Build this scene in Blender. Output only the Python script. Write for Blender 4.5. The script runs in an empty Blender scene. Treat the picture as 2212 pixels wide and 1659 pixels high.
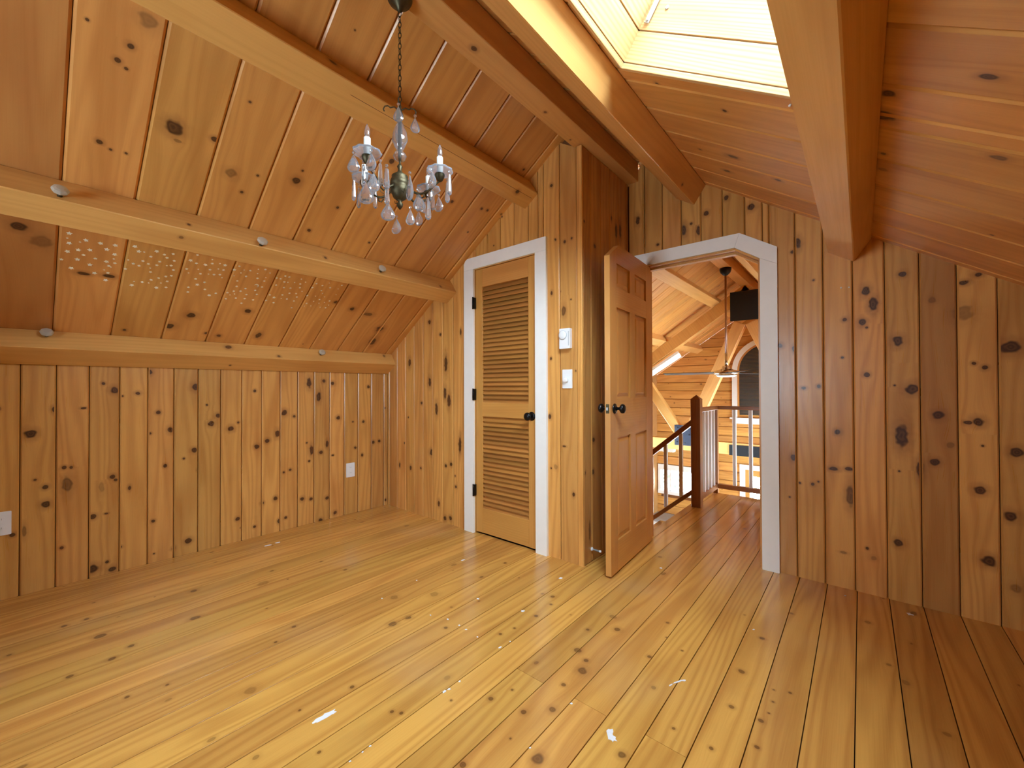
import bpy, math, random
import numpy as np
from mathutils import Matrix, Vector

# ------------------------------------------------------------------ camera
FPX, YAW, PITCH, ROLL, CAM_H = 890.343, 0.702187, 0.0089563, -0.0032207, 1.15
fw = np.array([-math.sin(YAW)*math.cos(PITCH), math.cos(YAW)*math.cos(PITCH), math.sin(PITCH)])
rt0 = np.array([math.cos(YAW), math.sin(YAW), 0.0]); up0 = np.cross(rt0, fw)
rt = rt0*math.cos(ROLL) + up0*math.sin(ROLL); up = -rt0*math.sin(ROLL) + up0*math.cos(ROLL)
scene = bpy.context.scene
COL = scene.collection
cam = bpy.data.cameras.new('camera'); cam.sensor_width = 36; cam.sensor_fit = 'HORIZONTAL'
cam.lens = FPX/2212*36; cam.clip_start = 0.02; cam.clip_end = 200
cam_o = bpy.data.objects.new('camera', cam); COL.objects.link(cam_o)
cam_o.matrix_world = Matrix(((rt[0], up[0], -fw[0], 0), (rt[1], up[1], -fw[1], 0), (rt[2], up[2], -fw[2], CAM_H), (0, 0, 0, 1)))
scene.camera = cam_o

# ------------------------------------------------------------------ world and daylight
world = bpy.data.worlds.new('sky'); scene.world = world; world.use_nodes = True
bg = world.node_tree.nodes['Background']
bg.inputs['Color'].default_value = (0.68, 0.86, 1.0, 1); bg.inputs['Strength'].default_value = 38.0
scene.view_settings.view_transform = 'Standard'; scene.view_settings.look = 'None'
scene.view_settings.exposure = 0.02; scene.view_settings.gamma = 1.0
scene.view_settings.use_curve_mapping = False
cy = scene.cycles
cy.use_denoising = True; cy.max_bounces = 8; cy.diffuse_bounces = 4; cy.glossy_bounces = 3
cy.transmission_bounces = 8; cy.transparent_max_bounces = 12; cy.sample_clamp_indirect = 6.0; cy.use_adaptive_sampling = True; cy.adaptive_threshold = 0.14; cy.adaptive_min_samples = 16
cy.caustics_reflective = False; cy.caustics_refractive = False

def portal(name, center, xdir, ydir, sx, sy):
    """daylight guide in a window opening: the lamp's -Z points into the room"""
    L = bpy.data.lights.new(name, 'AREA'); L.shape = 'RECTANGLE'; L.size = sx; L.size_y = sy
    L.cycles.is_portal = True
    o = bpy.data.objects.new(name, L); COL.objects.link(o)
    x = Vector(xdir).normalized(); y = Vector(ydir).normalized(); z = x.cross(y)
    o.matrix_world = Matrix(((x[0], y[0], z[0], center[0]), (x[1], y[1], z[1], center[1]), (x[2], y[2], z[2], center[2]), (0, 0, 0, 1)))
    return o

# ------------------------------------------------------------------ room numbers (metres)
XL, XR, YC, YD, XS = -3.585, 0.869, 2.32, 3.027, -1.37      # left wall, right wall, closet wall, doorway wall, closet side
YB, YFAR, SL, RX, RZ = -1.7, 9.4, 0.667, -1.358, 2.916      # rear wall, far wall, roof slope, ridge
TH = math.atan(SL); CT, ST = math.cos(TH), math.sin(TH)
def roof(x): return RZ - SL*abs(x-RX)
SKX0, SKX1, SKY0, SKY1 = -0.774, -0.115, 0.72, 1.651        # skylight opening on the sloping ceiling

C0 = np.array([0, 0, CAM_H])
def ray(px, py):
    d = fw*FPX + rt*(px-1106) - up*(py-829.5); return d/np.linalg.norm(d)
def hit(px, py, n, c):
    d = ray(px, py); n = np.array(n, float); t = (c-n@C0)/(n@d); return C0+d*t, t
def hitY(px, py, Y): return hit(px, py, (0, 1, 0), Y)[0]
def hitX(px, py, X): return hit(px, py, (1, 0, 0), X)[0]

# ------------------------------------------------------------------ node helpers
class NT:
    def __init__(s, m): s.t = m.node_tree; s.n = s.t.nodes; s.l = s.t.links
    def new(s, k, **kw):
        x = s.n.new(k)
        for a, b in kw.items(): setattr(x, a, b)
        return x
    def put(s, sock, v):
        if isinstance(v, bpy.types.NodeSocket): s.l.new(v, sock)
        else: sock.default_value = v
    def m(s, op, a, b=None, c=None, clamp=False):
        x = s.new('ShaderNodeMath', operation=op, use_clamp=clamp); s.put(x.inputs[0], a)
        if b is not None: s.put(x.inputs[1], b)
        if c is not None: s.put(x.inputs[2], c)
        return x.outputs[0]
    def comb(s, a, b, c):
        x = s.new('ShaderNodeCombineXYZ')
        for i, v in enumerate((a, b, c)): s.put(x.inputs[i], v)
        return x.outputs[0]
    def sep(s, v):
        x = s.new('ShaderNodeSeparateXYZ'); s.put(x.inputs[0], v); return x.outputs
    def attr(s, name):
        x = s.new('ShaderNodeAttribute', attribute_name=name); return x.outputs['Vector']
    def noise(s, vec, scale=1.0, detail=2.0, rough=0.5):
        x = s.new('ShaderNodeTexNoise'); s.put(x.inputs['Vector'], vec); x.inputs['Scale'].default_value = scale
        x.inputs['Detail'].default_value = detail; x.inputs['Roughness'].default_value = rough; return x.outputs['Fac']
    def ramp(s, v, a, b, lo=0.0, hi=1.0):
        x = s.new('ShaderNodeMapRange', interpolation_type='SMOOTHSTEP'); s.put(x.inputs[0], v)
        x.inputs[1].default_value = a; x.inputs[2].default_value = b; x.inputs[3].default_value = lo; x.inputs[4].default_value = hi
        return x.outputs[0]
    def mix(s, f, a, b, mode='MIX'):
        x = s.new('ShaderNodeMix', data_type='RGBA', blend_type=mode); s.put(x.inputs[0], f); s.put(x.inputs[6], a); s.put(x.inputs[7], b)
        return x.outputs[2]

def c4(c): return (c[0], c[1], c[2], 1.0)
MATS = {}
def newmat(name):
    m = bpy.data.materials.new(name); m.use_nodes = True; MATS[name] = m
    return m, NT(m), m.node_tree.nodes['Principled BSDF']

def pine(name, A, B, Rd, rough=0.3, kst=1.0, knots=True, freq=34.0, ring=0.55, vary=0.16, scratch=False, coat=0.0):
    m, t, p = newmat(name)
    u, v, sd = t.sep(t.attr('pc'))
    up_ = u
    if knots:
        wob = t.noise(t.comb(u, v, sd), 45.0, 0.0)
        wob = t.m('MULTIPLY', t.m('SUBTRACT', wob, 0.5), 1.0)
        up_ = u; cores = []; halos = []; ds = []
        for a, b in (('k1', 'p1'), ('k2', 'p2'), ('k3', 'p3')):
            ku, kv, kr = t.sep(t.attr(a)); asp, st, tone_ = t.sep(t.attr(b)); tone = tone_ if a == 'k1' else tone
            r = t.m('MAXIMUM', kr, 0.0002); asp = t.m('MAXIMUM', asp, 0.2)
            du = t.m('SUBTRACT', u, ku); dv = t.m('DIVIDE', t.m('SUBTRACT', v, kv), asp)
            d = t.m('DIVIDE', t.m('SQRT', t.m('ADD', t.m('MULTIPLY', du, du), t.m('MULTIPLY', dv, dv))), r)
            d = t.m('ADD', d, t.m('MULTIPLY', wob, 0.6))
            dv2 = t.m('MULTIPLY', dv, 0.42)
            d2 = t.m('DIVIDE', t.m('ADD', t.m('MULTIPLY', du, du), t.m('MULTIPLY', dv2, dv2)), t.m('MULTIPLY', r, r))
            push = t.m('MULTIPLY', t.m('MULTIPLY', du, 0.75), t.m('EXPONENT', t.m('MULTIPLY', d2, -0.22)))
            up_ = t.m('SUBTRACT', up_, push)
            cores.append(t.m('MULTIPLY', t.ramp(d, 0.70, 1.12, 1, 0), st)); halos.append(t.m('MULTIPLY', t.ramp(d, 0.9, 2.5, 1, 0), st)); ds.append(d)
        mx3 = lambda q, op: t.m(op, t.m(op, q[0], q[1]), q[2])
        core = mx3(cores, 'MAXIMUM'); halo = mx3(halos, 'MAXIMUM'); dmin = mx3(ds, 'MINIMUM')
    s17 = t.m('MULTIPLY', sd, 17.3)
    big = t.noise(t.comb(t.m('MULTIPLY', up_, 7.0), t.m('MULTIPLY', v, 0.55), s17), 1.0, 1.0)
    tt = t.m('ADD', t.m('MULTIPLY', up_, freq), t.m('MULTIPLY', big, 6.5))
    w = t.m('MULTIPLY_ADD', t.m('SINE', t.m('MULTIPLY', tt, 6.2832)), 0.5, 0.5)
    w = t.m('POWER', w, 1.6)
    fib = t.noise(t.comb(t.m('MULTIPLY', up_, 260.0), t.m('MULTIPLY', v, 5.0), s17), 1.0, 1.0)
    blo = t.noise(t.comb(t.m('MULTIPLY', u, 9.0), t.m('MULTIPLY', v, 1.6), s17), 1.0, 1.0)
    blo = t.ramp(blo, 0.46, 0.74)
    f = t.m('ADD', t.m('MULTIPLY', w, ring), t.m('MULTIPLY', t.m('SUBTRACT', fib, 0.45), 0.55), clamp=True)
    col = t.mix(f, c4(A), c4(B))
    col = t.mix(t.m('MULTIPLY', blo, 0.42), col, c4(Rd))
    # board to board variation
    wn = t.new('ShaderNodeTexWhiteNoise', noise_dimensions='1D'); t.put(wn.inputs['W'], sd)
    hv = t.new('ShaderNodeHueSaturation'); hv.inputs['Saturation'].default_value = 1.0
    t.put(hv.inputs['Value'], t.m('MULTIPLY_ADD', wn.outputs['Value'], vary*1.6, 1.0-vary))
    r0, g0, b0 = t.sep(wn.outputs['Color'])
    t.put(hv.inputs['Hue'], t.m('MULTIPLY_ADD', g0, 0.009, 0.4955))
    t.put(hv.inputs['Color'], col); col = hv.outputs['Color']
    if knots:
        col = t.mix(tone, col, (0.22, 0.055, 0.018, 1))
        rings = t.m('MULTIPLY_ADD', t.m('SINE', t.m('MULTIPLY', dmin, 13.0)), 0.07, 0.90)
        col = t.mix(t.m('MULTIPLY', halo, 0.38*kst), col, (0.20, 0.062, 0.018, 1))
        col = t.mix(t.m('MULTIPLY', t.m('MULTIPLY', core, rings), kst), col, (0.055, 0.017, 0.007, 1))
    if scratch:
        geo = t.new('ShaderNodeNewGeometry').outputs['Position']
        n1 = t.noise(geo, 1.6, 2.0, 0.5); wear = t.ramp(n1, 0.50, 0.85)
        col = t.mix(t.m('MULTIPLY', wear, 0.30), col, (0.50, 0.36, 0.22, 1))
        rg = t.m('ADD', t.m('MULTIPLY', t.noise(geo, 5.0, 2.0, 0.5), 0.10), rough-0.05)
        t.put(p.inputs['Roughness'], rg)
    else:
        t.put(p.inputs['Roughness'], t.m('MULTIPLY_ADD', fib, 0.14, rough-0.07))
    t.put(p.inputs['Base Color'], col)
    if coat: p.inputs['Coat Weight'].default_value = coat; p.inputs['Coat Roughness'].default_value = 0.18
    return m

def plain(name, col, rough=0.5, metal=0.0, noise=0.0, scale=30.0, ior=None):
    m, t, p = newmat(name)
    p.inputs['Roughness'].default_value = rough; p.inputs['Metallic'].default_value = metal
    if noise:
        tc = t.new('ShaderNodeTexCoord').outputs['Object']
        n = t.noise(tc, scale, 3.0)
        dark = tuple(c*(1-noise) for c in col)
        t.put(p.inputs['Base Color'], t.mix(n, c4(dark), c4(tuple(min(1, c*(1+noise*0.6)) for c in col))))
    else: p.inputs['Base Color'].default_value = c4(col)
    return m

def glassmat(name, tint=(0.97, 0.99, 1.0), rough=0.0, ior=1.52):
    m, t, p = newmat(name); g = t.new('ShaderNodeBsdfGlass'); g.inputs['Color'].default_value = c4(tint)
    g.inputs['Roughness'].default_value = rough; g.inputs['IOR'].default_value = ior
    t.l.new(g.outputs[0], t.n['Material Output'].inputs['Surface']); return m

def panemat(name):
    m, t, p = newmat(name)
    tr = t.new('ShaderNodeBsdfTransparent'); gl = t.new('ShaderNodeBsdfGlossy'); gl.inputs['Roughness'].default_value = 0.02
    fr = t.new('ShaderNodeFresnel'); fr.inputs['IOR'].default_value = 1.35
    mx = t.new('ShaderNodeMixShader'); t.l.new(fr.outputs[0], mx.inputs[0]); t.l.new(tr.outputs[0], mx.inputs[1]); t.l.new(gl.outputs[0], mx.inputs[2])
    t.l.new(mx.outputs[0], t.n['Material Output'].inputs['Surface']); return m

M_WALL = pine('knotty_pine_wall', (0.70, 0.354, 0.096), (0.50, 0.210, 0.046), (0.40, 0.143, 0.029), 0.30, freq=17.0, ring=0.5, vary=0.20)
M_CEIL = pine('knotty_pine_ceiling', (0.72, 0.350, 0.096), (0.56, 0.238, 0.054), (0.42, 0.150, 0.032), 0.34, freq=13.0, ring=0.42, vary=0.13)
M_FLOOR = pine('varnished_pine_floor', (0.67, 0.352, 0.079), (0.46, 0.200, 0.040), (0.38, 0.150, 0.030), 0.24, 0.70, freq=20.0, ring=0.55, scratch=True, vary=0.18, coat=0.25)
M_BEAM = pine('fir_beam_wood', (0.74, 0.395, 0.120), (0.62, 0.305, 0.080), (0.52, 0.230, 0.056), 0.42, freq=24.0, ring=0.35, vary=0.05)
M_DOOR = pine('clear_fir_door', (0.62, 0.300, 0.076), (0.52, 0.230, 0.052), (0.45, 0.185, 0.040), 0.34, freq=60.0, ring=0.35, knots=False, vary=0.07)
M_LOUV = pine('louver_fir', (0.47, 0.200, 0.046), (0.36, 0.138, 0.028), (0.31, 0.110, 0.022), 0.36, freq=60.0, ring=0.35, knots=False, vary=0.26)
M_WELL = pine('pale_fir_lining', (0.72, 0.48, 0.23), (0.56, 0.33, 0.12), (0.50, 0.27, 0.10), 0.42, freq=70.0, ring=0.8, knots=False, vary=0.05)
M_RAIL = pine('stained_rail_wood', (0.36, 0.138, 0.036), (0.27, 0.093, 0.024), (0.24, 0.078, 0.020), 0.30, freq=60.0, knots=False, vary=0.08)
M_BACK = plain('wall_backing_wood', (0.42, 0.20, 0.06), 0.6, noise=0.25, scale=6)
M_GROOVE = plain('dark_groove_wood', (0.20, 0.068, 0.014), 0.7, noise=0.2, scale=8)  # dark wood of the slabs behind the board joints
M_GAP = plain('dark_floor_gap', (0.060, 0.024, 0.008), 0.8, noise=0.2, scale=8)
M_WHITE = plain('white_trim_paint', (0.88, 0.88, 0.85), 0.42, noise=0.05, scale=14)
M_PLAST = plain('white_plastic', (0.82, 0.83, 0.84), 0.35, noise=0.03, scale=40)
M_DIAL = plain('grey_dial_ring', (0.42, 0.44, 0.46), 0.4, noise=0.05, scale=60)
M_IRON = plain('black_bronze', (0.018, 0.017, 0.017), 0.28, 0.7, noise=0.3, scale=80)
M_BRONZE = plain('aged_brass', (0.085, 0.066, 0.032), 0.48, 0.75, noise=0.5, scale=120)
M_STEEL = plain('brushed_steel', (0.55, 0.55, 0.55), 0.3, 0.9, noise=0.15, scale=200)
M_GALV = plain('galvanised_bracket', (0.55, 0.58, 0.60), 0.45, 0.6, noise=0.15, scale=90)
M_PLATE = plain('black_steel_plate', (0.016, 0.017, 0.020), 0.5, 0.3, noise=0.25, scale=40)
M_NPLATE = plain('blue_grey_steel_plate', (0.045, 0.055, 0.085), 0.5, 0.4, noise=0.25, scale=40)
M_CHROME = plain('polished_nickel', (0.62, 0.58, 0.54), 0.12, 1.0, noise=0.08, scale=60)
M_FANBLADE = plain('dark_fan_blade', (0.030, 0.026, 0.024), 0.4, 0.0, noise=0.2, scale=30)
M_CANDLE = plain('candle_sleeve_white', (0.80, 0.84, 0.80), 0.5, noise=0.04, scale=60)
def milky(name, tint, rough, amt, ior=1.5, body=(0.88, 0.88, 0.93)):
    """cut or pressed glass with a share of scattered light from its facets"""
    m, t, p = newmat(name); g = t.new('ShaderNodeBsdfGlass'); g.inputs['Color'].default_value = c4(tint); g.inputs['Roughness'].default_value = rough; g.inputs['IOR'].default_value = ior
    d = t.new('ShaderNodeBsdfTranslucent'); d.inputs[0].default_value = c4(body); e = t.new('ShaderNodeBsdfDiffuse'); e.inputs[0].default_value = c4(body)
    a = t.new('ShaderNodeMixShader'); a.inputs[0].default_value = 0.5; t.l.new(d.outputs[0], a.inputs[1]); t.l.new(e.outputs[0], a.inputs[2])
    x = t.new('ShaderNodeMixShader'); x.inputs[0].default_value = amt; t.l.new(g.outputs[0], x.inputs[1]); t.l.new(a.outputs[0], x.inputs[2])
    t.l.new(x.outputs[0], t.n['Material Output'].inputs['Surface']); return m
M_CRYSTAL = milky('crystal_glass', (0.985, 0.99, 1.0), 0.0, 0.15, 1.6)
M_BOB = milky('pressed_glass', (0.97, 0.97, 0.99), 0.08, 0.24)
M_KNOBG = milky('knob_glass', (0.93, 0.96, 0.92), 0.06, 0.62, body=(0.96, 0.93, 0.82))
M_PANE = panemat('window_pane')
M_STAR = plain('star_sticker_plastic', (0.86, 0.80, 0.62), 0.5, noise=0.04, scale=200)
M_PAINT = plain('dried_white_paint', (0.78, 0.78, 0.80), 0.7, noise=0.12, scale=120)
M_BLIND = plain('woven_bamboo_blind', (0.060, 0.048, 0.034), 0.8, noise=0.6, scale=50)
M_STONE = plain('grey_counter', (0.30, 0.31, 0.33), 0.4, noise=0.3, scale=25)
M_LEAF = plain('dark_leaves', (0.05, 0.085, 0.035), 0.7, noise=0.6, scale=9)
def emit(name, col, s):
    m, t, p = newmat(name); e = t.new('ShaderNodeEmission'); e.inputs[0].default_value = c4(col); e.inputs[1].default_value = s
    t.l.new(e.outputs[0], t.n['Material Output'].inputs['Surface']); return m
M_LAMP = emit('lit_tube', (1.0, 0.97, 0.88), 2.5)

# ------------------------------------------------------------------ object helpers
def link(name, me, parent=None, label=None, cat=None, group=None, kind=None):
    o = bpy.data.objects.new(name, me); COL.objects.link(o)
    if parent is not None: o.parent = parent
    if label: o['label'] = label
    if cat: o['category'] = cat
    if group: o['group'] = group
    if kind: o['kind'] = kind
    return o
def empty(name, loc=(0, 0, 0), **kw):
    o = link(name, None, **kw); o.location = loc; return o
def under(o, parent):
    """parent without moving (parents here carry only a translation)"""
    t = Vector((0, 0, 0)); q = parent
    while q is not None: t += q.location; q = q.parent
    o.parent = parent; o.location = Vector(o.location) - t; return o

def mesh(name, V, F, mat, smooth=False, attrs=None):
    me = bpy.data.meshes.new(name); me.from_pydata([tuple(map(float, v)) for v in V], [], F)
    if mat: me.materials.append(mat)
    if attrs:
        for k, (dom, data) in attrs.items():
            a = me.attributes.new(k, 'FLOAT_VECTOR', dom); a.data.foreach_set('vector', np.asarray(data, np.float32).ravel())
    if smooth:
        me.shade_smooth()
    me.update(); return me

def centre(V):
    V = np.asarray(V, float); lo = V.min(0); hi = V.max(0); return np.array([(lo[0]+hi[0])/2, (lo[1]+hi[1])/2, lo[2]])

RNG = random.Random(7)
def pv(poly):
    a = 0
    for i in range(len(poly)):
        x1, y1 = poly[i]; x2, y2 = poly[(i+1) % len(poly)]; a += x1*y2-x2*y1
    return poly if a > 0 else poly[::-1]
def chamf(poly, c):
    out = []; n = len(poly)
    for i in range(n):
        p = np.array(poly[i], float); a = np.array(poly[i-1], float)-p; b = np.array(poly[(i+1) % n], float)-p
        out.append(tuple(p+a/np.linalg.norm(a)*c)); out.append(tuple(p+b/np.linalg.norm(b)*c))
    return out

def prism(name, poly, P0, A1, A2, A3, length, mat, parent=None, cells=1, knots=0.0, cham=0.0, seed=None, kr=(0.006, 0.016), caps=True, **kw):
    """wooden bar: polygon in the (A1,A2) plane at P0 swept by length along A3, with grain coordinates"""
    poly = pv([tuple(q) for q in poly])
    if cham: poly = chamf(poly, cham)
    P0, A1, A2, A3 = (np.array(q, float) for q in (P0, A1, A2, A3))
    if np.dot(np.cross(A1, A2), A3) < 0: poly = poly[::-1]
    n = len(poly); seed = RNG.uniform(0, 40) if seed is None else seed
    V = []; F = []; pc = []; k1 = []; p1 = []
    per = [0.0]
    for i in range(n): per.append(per[-1]+math.dist(poly[i], poly[(i+1) % n]))
    for i in range(n):
        for j in range(cells+1):
            v = length*j/cells
            for q, uu in ((poly[i], per[i]), (poly[(i+1) % n], per[i+1])):
                V.append(P0+A1*q[0]+A2*q[1]+A3*v); pc.append((uu, v, seed))
        b = i*(cells+1)*2
        for j in range(cells):
            F.append((b+2*j, b+2*j+1, b+2*j+3, b+2*j+2))
            w = per[i+1]-per[i]
            if knots and w > 0.05 and RNG.random() < knots:
                k1.append((per[i]+RNG.uniform(0.15, 0.85)*w, length*(j+RNG.uniform(0.2, 0.8))/cells, RNG.uniform(*kr))); p1.append((RNG.uniform(0.8, 1.5), RNG.uniform(0.6, 1.0), 0))
            else: k1.append((0, 0, 0)); p1.append((1, 0, 0))
    for e, v in ((0, 0.0), (1, length)):
        if not caps: break
        b = len(V)
        for q in poly: V.append(P0+A1*q[0]+A2*q[1]+A3*v); pc.append((q[0], q[1]*0.3, seed+1))
        f = tuple(range(b, b+n)); F.append(f[::-1] if e == 0 else f); k1.append((0, 0, 0)); p1.append((1, 0, 0))
    V = np.array(V); c = centre(V)
    me = mesh(name, V-c, F, mat, attrs={'pc': ('POINT', pc), 'k1': ('FACE', k1), 'p1': ('FACE', p1)})
    o = link(name, me, **kw); o.location = c
    if parent is not None: under(o, parent)
    return o

AX, AY, AZ = (1, 0, 0), (0, 1, 0), (0, 0, 1)
def box(name, lo, hi, mat, parent=None, axis=None, cham=0.0, **kw):
    lo = np.array(lo, float); hi = np.array(hi, float); d = hi-lo
    if axis is None: axis = int(np.argmax(d))
    a, b = [(1, 2), (2, 0), (0, 1)][axis]; E_ = np.eye(3)
    return prism(name, [(0, 0), (d[a], 0), (d[a], d[b]), (0, d[b])], lo, E_[a], E_[b], E_[axis], d[axis], mat, parent, cham=cham, **kw)

def lathe(name, prof, P, axis, mat, parent=None, n=20, smooth=True, flute=0.0, nf=0, **kw):
    """profile [(radius, height)] turned round an axis through P"""
    axis = Vector(axis).normalized(); q = axis.to_track_quat('Z', 'Y'); V = []; F = []
    for r, h in prof:
        for i in range(n):
            a = 2*math.pi*i/n; rr = r*(1+flute*math.cos(nf*a)) if nf else r
            V.append(q @ Vector((rr*math.cos(a), rr*math.sin(a), h)))
    m = len(prof)
    for j in range(m-1):
        for i in range(n): F.append((j*n+i, j*n+(i+1) % n, (j+1)*n+(i+1) % n, (j+1)*n+i))
    F.append(tuple(range(n))[::-1]); F.append(tuple(range((m-1)*n, m*n)))
    o = link(name, mesh(name, V, F, mat, smooth), **kw); o.location = P
    if parent is not None: under(o, parent)
    return o

def tube(name, pts, r, mat, parent=None, n=8, closed=False, **kw):
    pts = [Vector(p) for p in pts]; V = []; F = []; m = len(pts); base = pts[0].copy()
    rs = r if isinstance(r, (list, tuple)) else [r]*m
    prev = None
    for i, p in enumerate(pts):
        t = (pts[(i+1) % m]-pts[i-1]) if (closed or 0 < i < m-1) else (pts[1]-pts[0] if i == 0 else pts[-1]-pts[-2])
        t.normalize()
        if prev is None: nrm = t.orthogonal().normalized()
        else: nrm = (prev-t*prev.dot(t)).normalized()
        prev = nrm; bn = t.cross(nrm)
        for k in range(n):
            a = 2*math.pi*k/n; V.append(p-base+(nrm*math.cos(a)+bn*math.sin(a))*rs[i])
    for i in range(m if closed else m-1):
        for k in range(n):
            j = (i+1) % m; F.append((i*n+k, i*n+(k+1) % n, j*n+(k+1) % n, j*n+k))
    if not closed: F.append(tuple(range(n))[::-1]); F.append(tuple(range((m-1)*n, m*n)))
    o = link(name, mesh(name, V, F, mat, True), **kw); o.location = base
    if parent is not None: under(o, parent)
    return o

# ------------------------------------------------------------------ planks
class Surf:
    """a boarded surface: point = O + U*u + V*v + N*w"""
    def __init__(s, O, U, V, N, root, mat, t=0.018, c=0.0060, gap=0.0018):
        s.O, s.U, s.V, s.N = (np.array(q, float) for q in (O, U, V, N)); s.root = root; s.mat = mat; s.t = t; s.c = c; s.gap = gap; s.kn = []
    def knot_px(s, lst, sc, ox, oy, asp_min=0.2):
        c = s.N@s.O
        for k in lst:
            p, dist = hit(ox+k[0]*sc, oy+k[1]*sc, s.N, c)
            asp = max(asp_min, k[3]) if len(k) > 3 else 1.0
            st = k[4] if len(k) > 4 else 1.0
            depth = dist*float(ray(ox+k[0]*sc, oy+k[1]*sc)@fw)
            r = k[2]*sc*depth/FPX/max(1.0, asp**0.8)
            d = p-s.O; s.kn.append((d@s.U, d@s.V, r, asp, st))
    def plank(s, u0, u1, lo, hi, rnd=0.0, name='plank', seed=None, tone=0.0):
        """lo, hi: numbers or functions of u; rnd: chance of a small chance knot per 0.35 m"""
        fl = lo if callable(lo) else (lambda u: lo); fh = hi if callable(hi) else (lambda u: hi)
        seed = RNG.uniform(0, 60) if seed is None else seed
        a, b = u0+s.gap, u1-s.gap; c = min(s.c, (b-a)*0.3); um = (a+b)/2
        vlo = max(fl(a), fl(b)); vhi = min(fh(a), fh(b))
        if vhi-vlo < 0.02: vlo, vhi = min(fl(a), fl(b)), max(fh(a), fh(b))
        ks = [k for k in s.kn if a-k[2]*0.6 < k[0] < b+k[2]*0.6 and vlo-0.03 < k[1] < vhi+0.03]
        if rnd:
            v = vlo+RNG.uniform(0.05, 0.4)
            while v < vhi-0.05:
                if RNG.random() < rnd and all(abs(v-k[1]) > 0.16 for k in ks):
                    ks.append((RNG.uniform(a+0.01, b-0.01), v, RNG.choice([0.004, 0.006, 0.009, 0.014]), RNG.uniform(0.9, 1.8), RNG.uniform(0.5, 1)))
                v += 0.35
        ks.sort(key=lambda k: k[1])
        cuts = [0.5*(ks[i][1]+ks[i+1][1]) for i in range(len(ks)-1)]
        cuts = [min(max(q, vlo+0.004), vhi-0.004) for q in cuts]
        V = []; pc = []; F = []; KK = [[], [], []]; PP = [[], [], []]
        def vert(u, v, w): V.append(s.O+s.U*u+s.V*v+s.N*w); pc.append((u-um, v, seed)); return len(V)-1
        def face(f, i=None):
            F.append(f)
            z = ((0, 0, 0), (1, 0, tone)); dd = [z, z, z]
            if i is not None and ks:
                for n_, q in enumerate([ks[j] for j in (i, i-1, i+1) if 0 <= j < len(ks)]): dd[n_] = ((q[0]-um, q[1], q[2]), (q[3], q[4], tone))
            for n_ in range(3): KK[n_].append(dd[n_][0]); PP[n_].append(dd[n_][1])
        rows = [(fl(a+c), fl(b-c))]+[(q, q) for q in cuts]+[(fh(a+c), fh(b-c))]
        idx = [(vert(a+c, r[0], 0), vert(b-c, r[1], 0)) for r in rows]
        flip = np.dot(np.cross(s.U, s.V), s.N) < 0
        def q4(i, j, k, l): return (l, k, j, i) if flip else (i, j, k, l)
        for i in range(len(rows)-1): face(q4(idx[i][0], idx[i][1], idx[i+1][1], idx[i+1][0]), i)
        L = [vert(a, fl(a), -c), vert(a, fh(a), -c), vert(a, fl(a), -s.t), vert(a, fh(a), -s.t)]
        R = [vert(b, fl(b), -c), vert(b, fh(b), -c), vert(b, fl(b), -s.t), vert(b, fh(b), -s.t)]
        i0, i1 = idx[0]; j0, j1 = idx[-1]
        face(q4(L[0], i0, j0, L[1])); face(q4(i1, R[0], R[1], j1)); face(q4(L[2], L[0], L[1], L[3])); face(q4(R[0], R[2], R[3], R[1]))
        face(q4(L[0], L[2], R[2], R[0])); face(q4(i0, L[0], R[0], i1)); face(q4(L[3], L[1], R[1], R[3])); face(q4(L[1], j0, j1, R[1]))
        V = np.array(V); ce = centre(V)
        me = mesh(name, V-ce, F, s.mat, attrs={'pc': ('POINT', pc), 'k1': ('FACE', KK[0]), 'p1': ('FACE', PP[0]), 'k2': ('FACE', KK[1]), 'p2': ('FACE', PP[1]), 'k3': ('FACE', KK[2]), 'p3': ('FACE', PP[2])})
        o = link(name, me); o.location = ce; under(o, s.root); return o

def joints(j, pitch, lo, hi):
    k = math.floor((lo-j)/pitch); out = [lo]
    x = j+k*pitch
    while x < hi-0.004:
        if x > lo+0.004: out.append(x)
        x += pitch
    out.append(hi); return out

# ------------------------------------------------------------------ structure helpers
def slab(name, pieces, mat, label, cat, parent=None, kind='structure'):
    """one solid from several prisms: (poly, P0, A1, A2, A3, length)"""
    V = []; F = []
    for poly, P0, A1, A2, A3, ln in pieces:
        poly = pv([tuple(q) for q in poly]); P0, A1, A2, A3 = (np.array(q, float) for q in (P0, A1, A2, A3))
        if np.dot(np.cross(A1, A2), A3) < 0: poly = poly[::-1]
        n = len(poly); b = len(V)
        for e in (0, ln):
            for q in poly: V.append(P0+A1*q[0]+A2*q[1]+A3*e)
        F.append(tuple(range(b, b+n))[::-1]); F.append(tuple(range(b+n, b+2*n)))
        for i in range(n): j = (i+1) % n; F.append((b+i, b+j, b+n+j, b+n+i))
    o = link(name, mesh(name, V, F, mat), label=label, cat=cat, kind=kind)
    if parent is not None: under(o, parent)
    return o
def rect(x0, y0, x1, y1): return [(x0, y0), (x1, y0), (x1, y1), (x0, y1)]
def xz(poly, y0, y1): return (poly, (0, y0, 0), AX, AZ, AY, y1-y0)
def yz(poly, x0, x1): return (poly, (x0, 0, 0), AY, AZ, AX, x1-x0)
def xy(poly, z0, z1): return (poly, (0, 0, z0), AX, AY, AZ, z1-z0)
NL, NR = np.array((ST, 0, -CT)), np.array((-ST, 0, -CT))       # inward normals of the two slopes
VL, VR = np.array((-CT, 0, -ST)), np.array((CT, 0, -ST))       # down the slopes from the ridge
RID = np.array((RX, 0, RZ))
BT = 0.019                                                     # board thickness (slab face behind boards)

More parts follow.
